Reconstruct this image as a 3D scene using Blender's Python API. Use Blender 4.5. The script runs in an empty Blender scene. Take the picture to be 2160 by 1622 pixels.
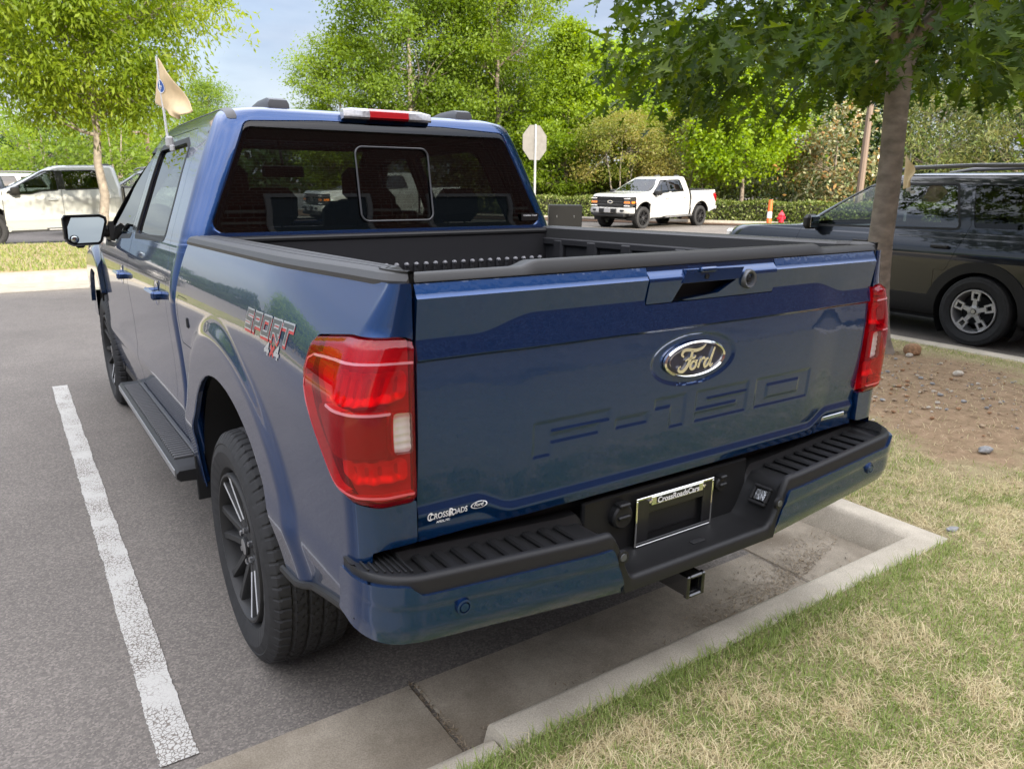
import bpy, bmesh, math, random
import numpy as np
from mathutils import Vector, Matrix

R = math.radians
scene = bpy.context.scene
COL = scene.collection
rng = np.random.default_rng(7)

# ------------------------------------------------------------------ camera
cd = bpy.data.cameras.new('camera')
cam = bpy.data.objects.new('camera', cd)
COL.objects.link(cam)
scene.camera = cam
CAM = (-1.5226, -1.2554, 1.6348)
yaw, pitch, roll = R(33.838), R(15.074), R(0.5905)
cf = Vector((math.sin(yaw) * math.cos(pitch), math.cos(yaw) * math.cos(pitch), -math.sin(pitch)))
cr0 = Vector((math.cos(yaw), -math.sin(yaw), 0))
cu0 = cr0.cross(cf)
cr = math.cos(roll) * cr0 + math.sin(roll) * cu0
cu = -math.sin(roll) * cr0 + math.cos(roll) * cu0
M = Matrix((cr, cu, -cf)).transposed().to_4x4()
M.translation = Vector(CAM)
cam.matrix_world = M
cd.sensor_fit = 'HORIZONTAL'
cd.sensor_width = 36
cd.lens = 36 * 1585 / 2160
cd.clip_start = 0.05
cd.clip_end = 3000
cd.dof.use_dof = True
cd.dof.focus_distance = 2.6
cd.dof.aperture_fstop = 9.0

# ------------------------------------------------------------------ light
SUN_EL = R(22)
SUN_AZ = R(182)          # compass bearing of the sun, clockwise from +Y
w = bpy.data.worlds.new('World')
scene.world = w
w.use_nodes = True
nt = w.node_tree
nt.nodes.clear()
def wn(t, **k):
    n = nt.nodes.new(t)
    for a, b in k.items():
        setattr(n, a, b)
    return n
out = wn('ShaderNodeOutputWorld')
bg = wn('ShaderNodeBackground')
bg.inputs[1].default_value = 0.115
sky = wn('ShaderNodeTexSky', sky_type='NISHITA', sun_disc=False)
sky.sun_elevation = SUN_EL
sky.sun_rotation = SUN_AZ
sky.air_density = 1.0
sky.dust_density = 1.5
tc = wn('ShaderNodeTexCoord')
mp = wn('ShaderNodeMapping')
mp.inputs['Scale'].default_value = (1.0, 1.0, 3.2)
mp.inputs['Location'].default_value = (0.35, 0.1, 0.2)
nz = wn('ShaderNodeTexNoise')
nz.inputs['Scale'].default_value = 2.3
nz.inputs['Detail'].default_value = 7
nz.inputs['Roughness'].default_value = 0.55
nz.inputs['Distortion'].default_value = 0.4
rp = wn('ShaderNodeValToRGB')
rp.color_ramp.elements[0].position = 0.36
rp.color_ramp.elements[0].color = (0.70, 0.70, 0.70, 1)
rp.color_ramp.elements[1].position = 0.62
rp.color_ramp.elements[1].color = (0.93, 0.93, 0.93, 1)
nz2 = wn('ShaderNodeTexNoise')
nz2.inputs['Scale'].default_value = 4.5
nz2.inputs['Detail'].default_value = 5
rp2 = wn('ShaderNodeValToRGB')
rp2.color_ramp.elements[0].position = 0.35
rp2.color_ramp.elements[0].color = (1.75, 2.0, 2.65, 1)
rp2.color_ramp.elements[1].position = 0.68
rp2.color_ramp.elements[1].color = (2.95, 3.1, 3.5, 1)
mx = wn('ShaderNodeMixRGB')
L = nt.links.new
L(tc.outputs['Generated'], mp.inputs[0])
L(mp.outputs[0], nz.inputs['Vector'])
L(mp.outputs[0], nz2.inputs['Vector'])
L(nz.outputs[0], rp.inputs[0])
L(nz2.outputs[0], rp2.inputs[0])
L(rp.outputs[0], mx.inputs[0])
L(sky.outputs[0], mx.inputs[1])
L(rp2.outputs[0], mx.inputs[2])
# overhead sky, out of view, is boosted and warmed to fill the shade
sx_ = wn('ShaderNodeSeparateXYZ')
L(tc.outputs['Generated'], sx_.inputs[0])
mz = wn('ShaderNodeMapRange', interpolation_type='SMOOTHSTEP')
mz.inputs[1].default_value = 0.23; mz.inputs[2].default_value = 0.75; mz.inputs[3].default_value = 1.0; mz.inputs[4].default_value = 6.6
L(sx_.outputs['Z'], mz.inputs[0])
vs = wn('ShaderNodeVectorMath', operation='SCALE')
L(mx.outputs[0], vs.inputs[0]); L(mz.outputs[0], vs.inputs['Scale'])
wm = wn('ShaderNodeMixRGB', blend_type='MULTIPLY')
wm.inputs[0].default_value = 1.0
wr = wn('ShaderNodeMapRange', interpolation_type='SMOOTHSTEP')
wr.inputs[1].default_value = 0.3; wr.inputs[2].default_value = 0.7
L(sx_.outputs['Z'], wr.inputs[0])
wc = wn('ShaderNodeMixRGB')
wc.inputs[1].default_value = (1, 1, 1, 1); wc.inputs[2].default_value = (1.0, 0.90, 0.77, 1)
L(wr.outputs[0], wc.inputs[0])
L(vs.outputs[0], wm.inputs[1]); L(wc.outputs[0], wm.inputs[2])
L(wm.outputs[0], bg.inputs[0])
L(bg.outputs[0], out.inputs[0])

sd = bpy.data.lights.new('sun', 'SUN')
sun = bpy.data.objects.new('sun', sd)
COL.objects.link(sun)
sd.energy = 4.8
sd.angle = R(1.2)
sd.color = (1.0, 0.90, 0.74)
sdir = Vector((-math.sin(SUN_AZ) * math.cos(SUN_EL), -math.cos(SUN_AZ) * math.cos(SUN_EL), -math.sin(SUN_EL)))
sun.rotation_euler = sdir.to_track_quat('-Z', 'Y').to_euler()
sun.location = (0, -40, 30)

scene.view_settings.view_transform = 'Standard'
scene.view_settings.look = 'None'
scene.view_settings.exposure = 1.2
scene.view_settings.gamma = 1.0
scene.cycles.use_denoising = True
scene.cycles.max_bounces = 8
scene.cycles.transparent_max_bounces = 24
scene.cycles.caustics_reflective = False
scene.cycles.caustics_refractive = False
# ------------------------------------------------------------------ materials
def newmat(name):
    m = bpy.data.materials.new(name)
    m.use_nodes = True
    n = m.node_tree.nodes
    return m, m.node_tree, n['Principled BSDF']

def lin(*c):
    if len(c) == 1:
        c = c[0]
    return tuple(c) + (1,) if len(c) == 3 else tuple(c)

def mat(name, col, rough=0.5, metal=0.0, coat=0.0, coat_rough=0.03, spec=0.5, noise=None, bump=None, coords='Object'):
    """noise=(scale, amount, detail); bump=(scale, strength, distance)"""
    m, t, p = newmat(name)
    p.inputs['Base Color'].default_value = lin(col)
    p.inputs['Roughness'].default_value = rough
    p.inputs['Metallic'].default_value = metal
    p.inputs['Coat Weight'].default_value = coat
    p.inputs['Coat Roughness'].default_value = coat_rough
    p.inputs['Specular IOR Level'].default_value = spec
    if noise or bump:
        tc = t.nodes.new('ShaderNodeTexCoord')
    if noise:
        nz = t.nodes.new('ShaderNodeTexNoise')
        nz.inputs['Scale'].default_value = noise[0]
        nz.inputs['Detail'].default_value = noise[2] if len(noise) > 2 else 4
        t.links.new(tc.outputs[coords], nz.inputs['Vector'])
        mr = t.nodes.new('ShaderNodeMapRange')
        mr.inputs['From Min'].default_value = 0.3
        mr.inputs['From Max'].default_value = 0.7
        mr.inputs['To Min'].default_value = 1 - noise[1]
        mr.inputs['To Max'].default_value = 1 + noise[1]
        t.links.new(nz.outputs[0], mr.inputs[0])
        mul = t.nodes.new('ShaderNodeVectorMath')
        mul.operation = 'SCALE'
        mul.inputs[0].default_value = col[:3]
        t.links.new(mr.outputs[0], mul.inputs['Scale'])
        t.links.new(mul.outputs[0], p.inputs['Base Color'])
    if bump:
        nb = t.nodes.new('ShaderNodeTexNoise')
        nb.inputs['Scale'].default_value = bump[0]
        nb.inputs['Detail'].default_value = 4
        t.links.new(tc.outputs[coords], nb.inputs['Vector'])
        b = t.nodes.new('ShaderNodeBump')
        b.inputs['Strength'].default_value = bump[1]
        b.inputs['Distance'].default_value = bump[2]
        t.links.new(nb.outputs[0], b.inputs['Height'])
        t.links.new(b.outputs[0], p.inputs['Normal'])
    return m

def paint(name, col, metal=0.0, rough=0.35, coat_ior=1.55):
    m = mat(name, col, rough=rough, metal=metal, coat=1.0, coat_rough=0.012)
    t = m.node_tree
    p = t.nodes['Principled BSDF']
    p.inputs['Coat IOR'].default_value = coat_ior
    tc = t.nodes.new('ShaderNodeTexCoord')
    nz = t.nodes.new('ShaderNodeTexNoise')       # orange peel of the clear coat
    nz.inputs['Scale'].default_value = 60
    nz.inputs['Detail'].default_value = 1
    t.links.new(tc.outputs['Object'], nz.inputs['Vector'])
    b = t.nodes.new('ShaderNodeBump')
    b.inputs['Strength'].default_value = 0.006
    b.inputs['Distance'].default_value = 0.02
    t.links.new(nz.outputs[0], b.inputs['Height'])
    t.links.new(b.outputs[0], p.inputs['Coat Normal'])
    return m

def schlick(t, f0, k=1.0):
    """reflectance that is the same from both sides of a pane"""
    g = t.nodes.new('ShaderNodeNewGeometry')
    d = t.nodes.new('ShaderNodeVectorMath'); d.operation = 'DOT_PRODUCT'
    t.links.new(g.outputs['Normal'], d.inputs[0]); t.links.new(g.outputs['Incoming'], d.inputs[1])
    def mth(op, a, b=None):
        n = t.nodes.new('ShaderNodeMath'); n.operation = op
        for i, v in enumerate((a, b)):
            if v is None: continue
            if isinstance(v, (int, float)): n.inputs[i].default_value = v
            else: t.links.new(v, n.inputs[i])
        n.use_clamp = op == 'MULTIPLY_ADD'
        return n
    ab = mth('ABSOLUTE', d.outputs['Value'])
    iv = mth('SUBTRACT', 1.0, ab.outputs[0])
    pw = mth('POWER', iv.outputs[0], 5.0)
    o = mth('MULTIPLY_ADD', pw.outputs[0], 1 - f0 * k)
    o.inputs[2].default_value = f0 * k
    return o.outputs[0]

def glassmat(name, tint, ior=1.5, rough=0.0, refl=1.0):
    m = bpy.data.materials.new(name)
    m.use_nodes = True
    t = m.node_tree
    t.nodes.clear()
    o = t.nodes.new('ShaderNodeOutputMaterial')
    mix = t.nodes.new('ShaderNodeMixShader')
    tr = t.nodes.new('ShaderNodeBsdfTransparent')
    tr.inputs[0].default_value = lin(tint)
    gl = t.nodes.new('ShaderNodeBsdfGlossy')
    gl.inputs['Roughness'].default_value = rough
    t.links.new(schlick(t, ((ior - 1) / (ior + 1)) ** 2, refl), mix.inputs[0])
    t.links.new(tr.outputs[0], mix.inputs[1])
    t.links.new(gl.outputs[0], mix.inputs[2])
    t.links.new(mix.outputs[0], o.inputs[0])
    return m

def leafmat(name, cols, trans=0.45, rough=0.5, clump=0.0):
    """per-leaf colour from a ramp; part of the light passes through the leaf"""
    m, t, p = newmat(name)
    g = t.nodes.new('ShaderNodeNewGeometry')
    r = t.nodes.new('ShaderNodeValToRGB')
    e = r.color_ramp.elements
    for i, c in enumerate(cols):
        pos = i / max(1, len(cols) - 1)
        if i < 2:
            e[i].position = pos if i == 0 else 1.0
            el = e[i]
        if i >= 2:
            el = e.new(pos)
        el.color = lin(c)
    # positions (new elements sort themselves)
    while len(e) > len(cols):
        e.remove(e[-1])
    for i, c in enumerate(cols):
        e[i].position = i / max(1, len(cols) - 1)
        e[i].color = lin(c)
    if clump:
        av = t.nodes.new('ShaderNodeAttribute'); av.attribute_name = 'tint'      # one value per leaf cluster
        mxv = t.nodes.new('ShaderNodeMix'); mxv.inputs[0].default_value = clump
        t.links.new(g.outputs['Random Per Island'], mxv.inputs[2]); t.links.new(av.outputs['Fac'], mxv.inputs[3])
        t.links.new(mxv.outputs[0], r.inputs[0])
    else:
        t.links.new(g.outputs['Random Per Island'], r.inputs[0])
    t.links.new(r.outputs[0], p.inputs['Base Color'])
    p.inputs['Roughness'].default_value = rough
    p.inputs['Specular IOR Level'].default_value = 0.35
    tl = t.nodes.new('ShaderNodeBsdfTranslucent')
    hs = t.nodes.new('ShaderNodeHueSaturation')
    hs.inputs['Hue'].default_value = 0.485
    hs.inputs['Saturation'].default_value = 1.15
    hs.inputs['Value'].default_value = 1.7
    t.links.new(r.outputs[0], hs.inputs['Color'])
    t.links.new(hs.outputs[0], tl.inputs[0])
    mx = t.nodes.new('ShaderNodeMixShader')
    mx.inputs[0].default_value = trans
    o = t.nodes['Material Output']
    t.links.new(p.outputs[0], mx.inputs[1])
    t.links.new(tl.outputs[0], mx.inputs[2])
    t.links.new(mx.outputs[0], o.inputs[0])
    return m

# ------------------------------------------------------------------ objects
def tag(o, label=None, cat=None, group=None, kind=None):
    if label: o['label'] = label
    if cat: o['category'] = cat
    if group: o['group'] = group
    if kind: o['kind'] = kind
    return o

def empty(name, loc=(0, 0, 0), rz=0, parent=None, size=0.2):
    o = bpy.data.objects.new(name, None)
    o.empty_display_size = size
    COL.objects.link(o)
    o.location = loc
    o.rotation_euler = (0, 0, rz)
    if parent: o.parent = parent
    return o

RAKE = 0.022
def rake(V):
    V = np.array(V, float)
    if len(V):
        V[:, 2] -= RAKE * (V[:, 1] - 0.14)
    return V

class MB:
    """collects shapes; build() links them as ONE mesh object"""
    def __init__(self):
        self.V, self.F, self.I, self.n = [], [], [], 0
    def add(self, V, F, mi=0):
        V = np.asarray(V, float).reshape(-1, 3)
        if isinstance(F, np.ndarray):
            F = (F + self.n).tolist()
            self.F += F
        else:
            n = self.n
            self.F += [[i + n for i in f] for f in F]
        self.I += [mi] * len(F)
        self.V.append(V)
        self.n += len(V)
        return self
    def xf(self, M, start=0):
        pass
    def box(self, c, s, mi=0, bev=0.0, rot=None):
        """box with chamfered edges"""
        hx, hy, hz = s[0] / 2, s[1] / 2, s[2] / 2
        b = min(bev, hx * .95, hy * .95, hz * .95)
        if b <= 0:
            V = np.array([(x, y, z) for x in (-hx, hx) for y in (-hy, hy) for z in (-hz, hz)])
            F = [(0, 1, 3, 2), (4, 6, 7, 5), (0, 4, 5, 1), (2, 3, 7, 6), (0, 2, 6, 4), (1, 5, 7, 3)]
        else:
            V, idx = [], {}
            for sx in (-1, 1):
                for sy in (-1, 1):
                    for sz in (-1, 1):
                        for a in range(3):
                            p = [sx * (hx - b), sy * (hy - b), sz * (hz - b)]
                            p[a] = (sx * hx, sy * hy, sz * hz)[a]
                            idx[(sx, sy, sz, a)] = len(V)
                            V.append(p)
            F = []
            for a in range(3):
                for s_ in (-1, 1):
                    o = [i for i in range(3) if i != a]
                    q = []
                    for (u, v) in ((-1, -1), (1, -1), (1, 1), (-1, 1)):
                        k = [0, 0, 0]
                        k[a] = s_; k[o[0]] = u; k[o[1]] = v
                        q.append(idx[(k[0], k[1], k[2], a)])
                    F.append(q)
            for a in range(3):
                o = [i for i in range(3) if i != a]
                for u in (-1, 1):
                    for v in (-1, 1):
                        k = [0, 0, 0]
                        k[o[0]] = u; k[o[1]] = v
                        k1 = list(k); k1[a] = -1
                        k2 = list(k); k2[a] = 1
                        F.append([idx[(*k1, o[0])], idx[(*k1, o[1])], idx[(*k2, o[1])], idx[(*k2, o[0])]])
            for sx in (-1, 1):
                for sy in (-1, 1):
                    for sz in (-1, 1):
                        F.append([idx[(sx, sy, sz, a)] for a in range(3)])
            V = np.array(V)
        if rot is not None:
            V = V @ np.array(rot).T
        return self.add(V + np.array(c), F, mi)
    def tube(self, pts, rad, n=8, mi=0, caps=True):
        P = np.asarray(pts, float)
        rad = np.broadcast_to(np.asarray(rad, float), (len(P),))
        T = np.gradient(P, axis=0)
        T /= np.linalg.norm(T, axis=1)[:, None] + 1e-12
        up = np.array([0, 0, 1.0]) if abs(T[0][2]) < .9 else np.array([1.0, 0, 0])
        a = np.cross(T[0], up); a /= np.linalg.norm(a)
        V = []
        th = np.linspace(0, 2 * math.pi, n, endpoint=False)
        for i in range(len(P)):
            a = a - T[i] * (a @ T[i]); a /= np.linalg.norm(a) + 1e-12
            b = np.cross(T[i], a)
            V.append(P[i] + rad[i] * (np.cos(th)[:, None] * a + np.sin(th)[:, None] * b))
        V = np.concatenate(V)
        F = []
        for i in range(len(P) - 1):
            for j in range(n):
                F.append((i * n + j, i * n + (j + 1) % n, (i + 1) * n + (j + 1) % n, (i + 1) * n + j))
        if caps:
            F.append(tuple(range(n))[::-1])
            F.append(tuple(range((len(P) - 1) * n, len(P) * n)))
        return self.add(V, F, mi)
    def lathe(self, prof, n=48, axis='x', c=(0, 0, 0), mi=0, closed=False):
        """prof: list of (axial, radius)"""
        prof = np.asarray(prof, float)
        th = np.linspace(0, 2 * math.pi, n, endpoint=False)
        V = np.zeros((len(prof), n, 3))
        k = 'xyz'.index(axis)
        o = [i for i in range(3) if i != k]
        V[:, :, k] = prof[:, 0][:, None]
        V[:, :, o[0]] = prof[:, 1][:, None] * np.cos(th)
        V[:, :, o[1]] = prof[:, 1][:, None] * np.sin(th)
        F = []
        m = len(prof)
        for i in range(m if closed else m - 1):
            i2 = (i + 1) % m
            for j in range(n):
                j2 = (j + 1) % n
                F.append((i * n + j, i * n + j2, i2 * n + j2, i2 * n + j))
        return self.add(V.reshape(-1, 3) + np.array(c), F, mi)
    def prism(self, poly, d0, d1, axis='y', mi=0):
        """poly in the two other axes, extruded between d0 and d1"""
        k = 'xyz'.index(axis)
        o = [i for i in range(3) if i != k]
        n = len(poly)
        V = np.zeros((2 * n, 3))
        for i, p in enumerate(poly):
            for h, d in enumerate((d0, d1)):
                V[h * n + i, o[0]] = p[0]
                V[h * n + i, o[1]] = p[1]
                V[h * n + i, k] = d
        F = [list(range(n)), list(range(2 * n - 1, n - 1, -1))]
        for i in range(n):
            j = (i + 1) % n
            F.append((i, j, n + j, n + i))
        return self.add(V, F, mi)
    def grid(self, P, mi=0):
        P = np.asarray(P, float)
        n, m = P.shape[:2]
        I = np.arange(n * m).reshape(n, m)
        F = np.stack([I[:-1, :-1], I[1:, :-1], I[1:, 1:], I[:-1, 1:]], -1).reshape(-1, 4)
        return self.add(P.reshape(-1, 3), F, mi)
    def ribbon(self, pts, width, d0, d1, axis='y', mi=0, org=(0, 0)):
        """flat stroke along a 2-D polyline, prism between d0 and d1"""
        P = np.asarray(pts, float)
        wd = np.broadcast_to(np.asarray(width, float), (len(P),)) / 2
        T = np.gradient(P, axis=0)
        T /= np.linalg.norm(T, axis=1)[:, None] + 1e-9
        N = np.stack([-T[:, 1], T[:, 0]], 1)
        A = P + N * wd[:, None]
        B = P - N * wd[:, None]
        k = 'xyz'.index(axis)
        o = [i for i in range(3) if i != k]
        n = len(P)
        V = np.zeros((4 * n, 3))
        for h, (Q, d) in enumerate(((A, d0), (B, d0), (A, d1), (B, d1))):
            V[h * n:(h + 1) * n, o[0]] = Q[:, 0] + org[0]
            V[h * n:(h + 1) * n, o[1]] = Q[:, 1] + org[1]
            V[h * n:(h + 1) * n, k] = d
        F = []
        for i in range(n - 1):
            a, b, c, d = i, n + i, 2 * n + i, 3 * n + i
            F += [(a, a + 1, b + 1, b), (c, d, d + 1, c + 1), (a, c, c + 1, a + 1), (b, b + 1, d + 1, d)]
        F += [(0, n, 3 * n, 2 * n), (n - 1, 3 * n - 1, 4 * n - 1, 2 * n - 1)]
        return self.add(V, F, mi)
    def verts(self):
        return np.concatenate(self.V) if self.V else np.zeros((0, 3))
    def build(self, name, mats, parent=None, body=False, sharp=32, smooth=True, loc=None, weld=0.0, fixn=False):
        V = self.verts()
        if body:
            V = rake(V)
        if loc is not None:
            V = V - np.array(loc)
        me = bpy.data.meshes.new(name)
        me.from_pydata(V.tolist(), [], self.F)
        if not isinstance(mats, (list, tuple)):
            mats = [mats]
        for m in mats:
            me.materials.append(m)
        if len(mats) > 1:
            me.polygons.foreach_set('material_index', np.array(self.I, np.int32))
        if weld or fixn:
            bm = bmesh.new()
            bm.from_mesh(me)
            if weld:
                bmesh.ops.remove_doubles(bm, verts=bm.verts, dist=weld)
            if fixn:
                bmesh.ops.recalc_face_normals(bm, faces=bm.faces)
            bm.to_mesh(me)
            bm.free()
        me.update()
        if smooth:
            me.polygons.foreach_set('use_smooth', np.ones(len(me.polygons), bool))
            if sharp:
                me.set_sharp_from_angle(angle=R(sharp))
        o = bpy.data.objects.new(name, me)
        COL.objects.link(o)
        if loc is not None:
            o.location = loc
        if parent: o.parent = parent
        return o

def fastmesh(name, V, F, mats, parent=None, mi=None, smooth=False, tint=None):
    """numpy verts (n,3) and equal-sized faces (m,k)"""
    me = bpy.data.meshes.new(name)
    V = np.ascontiguousarray(V, np.float32)
    F = np.ascontiguousarray(F, np.int32)
    m, k = F.shape
    me.vertices.add(len(V)); me.vertices.foreach_set('co', V.ravel())
    me.loops.add(m * k); me.loops.foreach_set('vertex_index', F.ravel())
    me.polygons.add(m)
    me.polygons.foreach_set('loop_start', np.arange(0, m * k, k, dtype=np.int32))
    for x in (mats if isinstance(mats, (list, tuple)) else [mats]):
        me.materials.append(x)
    if mi is not None:
        me.polygons.foreach_set('material_index', np.asarray(mi, np.int32))
    if smooth:
        me.polygons.foreach_set('use_smooth', np.ones(m, bool))
    me.update(calc_edges=True)
    if tint is not None:
        a_ = me.attributes.new('tint', 'FLOAT', 'FACE')
        a_.data.foreach_set('value', np.asarray(tint, np.float32))
    o = bpy.data.objects.new(name, me)
    COL.objects.link(o)
    if parent: o.parent = parent
    return o

def mirror(mb):
    m = MB()
    V = mb.verts().copy()
    V[:, 0] *= -1
    m.V, m.n = [V], len(V)
    m.F = [list(f)[::-1] for f in mb.F]
    m.I = list(mb.I)
    return m

def both(mb):
    m = mirror(mb)
    n = mb.n
    o = MB()
    o.V = [mb.verts(), m.verts()]
    o.n = 2 * n
    o.F = [list(f) for f in mb.F] + [[i + n for i in f] for f in m.F]
    o.I = mb.I + m.I
    return o

def copy_tree(o, parent=None, skip=(), remat=None, name=None):
    c = o.copy()
    COL.objects.link(c)
    c.parent = parent
    if remat and o.type == 'MESH':
        for i, s in enumerate(o.material_slots):
            if s.material and s.material.name in remat:
                c.material_slots[i].link = 'OBJECT'
                c.material_slots[i].material = remat[s.material.name]
    for ch in list(o.children):
        if ch.name.split('.')[0] in skip:
            continue
        copy_tree(ch, c, skip, remat)
    return c

# ------------------------------------------------------------------ 2-D signed distance (positive inside)
def sd_poly(x, y, poly):
    x = np.asarray(x, float); y = np.asarray(y, float)
    d = np.full(x.shape, 1e9)
    ins = np.zeros(x.shape, bool)
    n = len(poly)
    for i in range(n):
        ax, ay = poly[i]; bx, by = poly[(i + 1) % n]
        ex, ey = bx - ax, by - ay
        t = np.clip(((x - ax) * ex + (y - ay) * ey) / (ex * ex + ey * ey + 1e-12), 0, 1)
        d = np.minimum(d, np.hypot(x - ax - t * ex, y - ay - t * ey))
        c = ((ay > y) != (by > y)) & (x < (bx - ax) * (y - ay) / (by - ay + 1e-12) + ax)
        ins ^= c
    return np.where(ins, d, -d)

def sd_rpoly(x, y, poly, r):
    """rounded corners: shrink then grow"""
    s = sd_poly(x, y, poly)
    # shrink by r along edges, measure distance to the shrunken shape
    c = np.mean(poly, axis=0)
    P = shrink(poly, r)
    return sd_poly(x, y, P) + r

def shrink(poly, r):
    P = np.asarray(poly, float)
    a = 0.5 * sum(P[i][0] * P[(i + 1) % len(P)][1] - P[(i + 1) % len(P)][0] * P[i][1] for i in range(len(P)))
    s = 1 if a > 0 else -1
    out = []
    n = len(P)
    for i in range(n):
        p0, p1, p2 = P[i - 1], P[i], P[(i + 1) % n]
        e1 = (p1 - p0) / np.linalg.norm(p1 - p0)
        e2 = (p2 - p1) / np.linalg.norm(p2 - p1)
        n1 = s * np.array([-e1[1], e1[0]]); n2 = s * np.array([-e2[1], e2[0]])
        k = n1 + n2
        out.append(p1 + r * k / max(.25, (1 + n1 @ n2)))
    return [tuple(q) for q in out]

def sstep(t):
    t = np.clip(t, 0, 1)
    return t * t * (3 - 2 * t)

def trim(P, S):
    """keep the part of the grid P where S>0, cutting cells exactly"""
    n, m = S.shape
    S = np.where(np.abs(S) < 1e-7, 1e-7, S)
    pos = S > 0
    cnt = pos[:-1, :-1].astype(int) + pos[1:, :-1] + pos[1:, 1:] + pos[:-1, 1:]
    V, F, cid, eid = [], [], -np.ones((n, m), int), {}
    def corner(i, j):
        if cid[i, j] < 0:
            cid[i, j] = len(V); V.append(P[i, j])
        return cid[i, j]
    def cross(a, b):
        k = (a, b) if a < b else (b, a)
        if k not in eid:
            sa, sb = S[k[0]], S[k[1]]
            t = sa / (sa - sb)
            t = min(max(t, .001), .999)
            eid[k] = len(V)
            V.append(P[k[0]] * (1 - t) + P[k[1]] * t)
        return eid[k]
    for i, j in np.argwhere(cnt > 0):
        q = [(i, j), (i + 1, j), (i + 1, j + 1), (i, j + 1)]
        if cnt[i, j] == 4:
            F.append([corner(*c) for c in q])
        else:
            f = []
            for k in range(4):
                a, b = q[k], q[(k + 1) % 4]
                if pos[a]: f.append(corner(*a))
                if pos[a] != pos[b]: f.append(cross(a, b))
            if len(f) >= 3: F.append(f)
    return np.array(V).reshape(-1, 3), F

def skirt(V, F, off, skipf=None):
    """turn the open edges inward: gives panels thickness"""
    ec = {}
    for f in F:
        for a, b in zip(f, f[1:] + f[:1]):
            k = (min(a, b), max(a, b))
            ec[k] = None if k in ec else (a, b)
    V2 = [V]
    new = {}
    F2 = []
    extra = []
    for e in ec.values():
        if e is None: continue
        a, b = e
        if skipf is not None and skipf(V[a]) and skipf(V[b]): continue
        for v in (a, b):
            if v not in new:
                new[v] = len(V) + len(extra)
                extra.append(V[v] + (off(V[v]) if callable(off) else np.array(off)))
        F2.append([b, a, new[a], new[b]])
    if extra:
        V = np.concatenate([V, np.array(extra)])
    return V, F + F2

def panel(P, S, off=None, mi=0, skipf=None):
    V, F = trim(P, S)
    if off is not None:
        V, F = skirt(V, F, off, skipf)
    return MB().add(V, F, mi)

def text_mb(s, h, width=None, axis='y', org=(0, 0, 0), d=0.001, shear=0.0, bold=0.0, flip=False, mi=0, mb=None, align='CENTER', rot=0.0):
    """flat extruded text standing in the XZ plane (axis y), read from -Y"""
    cu_ = bpy.data.curves.new('txt', 'FONT')
    cu_.body = s
    cu_.size = 1.0
    cu_.align_x = align
    cu_.shear = shear
    cu_.offset = bold
    cu_.extrude = 0.0
    cu_.resolution_u = 4
    ob = bpy.data.objects.new('txt', cu_)
    COL.objects.link(ob)
    dg = bpy.context.evaluated_depsgraph_get()
    me = bpy.data.meshes.new_from_object(ob.evaluated_get(dg))
    V = np.array([v.co[:] for v in me.vertices])
    F = [list(p.vertices) for p in me.polygons]
    bpy.data.objects.remove(ob); bpy.data.curves.remove(cu_); bpy.data.meshes.remove(me)
    V[:, 1] -= V[:, 1].min()
    sc = h / max(1e-6, V[:, 1].max())
    V[:, :2] *= sc
    if width:
        x0, x1 = V[:, 0].min(), V[:, 0].max()
        V[:, 0] *= width / (x1 - x0)
    if align == 'CENTER':
        V[:, 0] -= (V[:, 0].min() + V[:, 0].max()) / 2
    c, s_ = math.cos(rot), math.sin(rot)
    X = V[:, 0] * c - V[:, 1] * s_
    Z = V[:, 0] * s_ + V[:, 1] * c
    mb = mb or MB()
    W = np.stack([X, np.zeros(len(X)), Z], 1)
    if axis == 'x':
        W = np.stack([np.zeros(len(X)), -X, Z], 1)     # read from -X
    n = len(W)
    k = np.array([0, -d, 0]) if axis == 'y' else np.array([-d, 0, 0])
    mb.add(np.concatenate([W + k + np.array(org)]), F, mi)
    return mb
# ------------------------------------------------------------------ ground materials
def nodes(m):
    return m.node_tree, m.node_tree.nodes, m.node_tree.links

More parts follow.
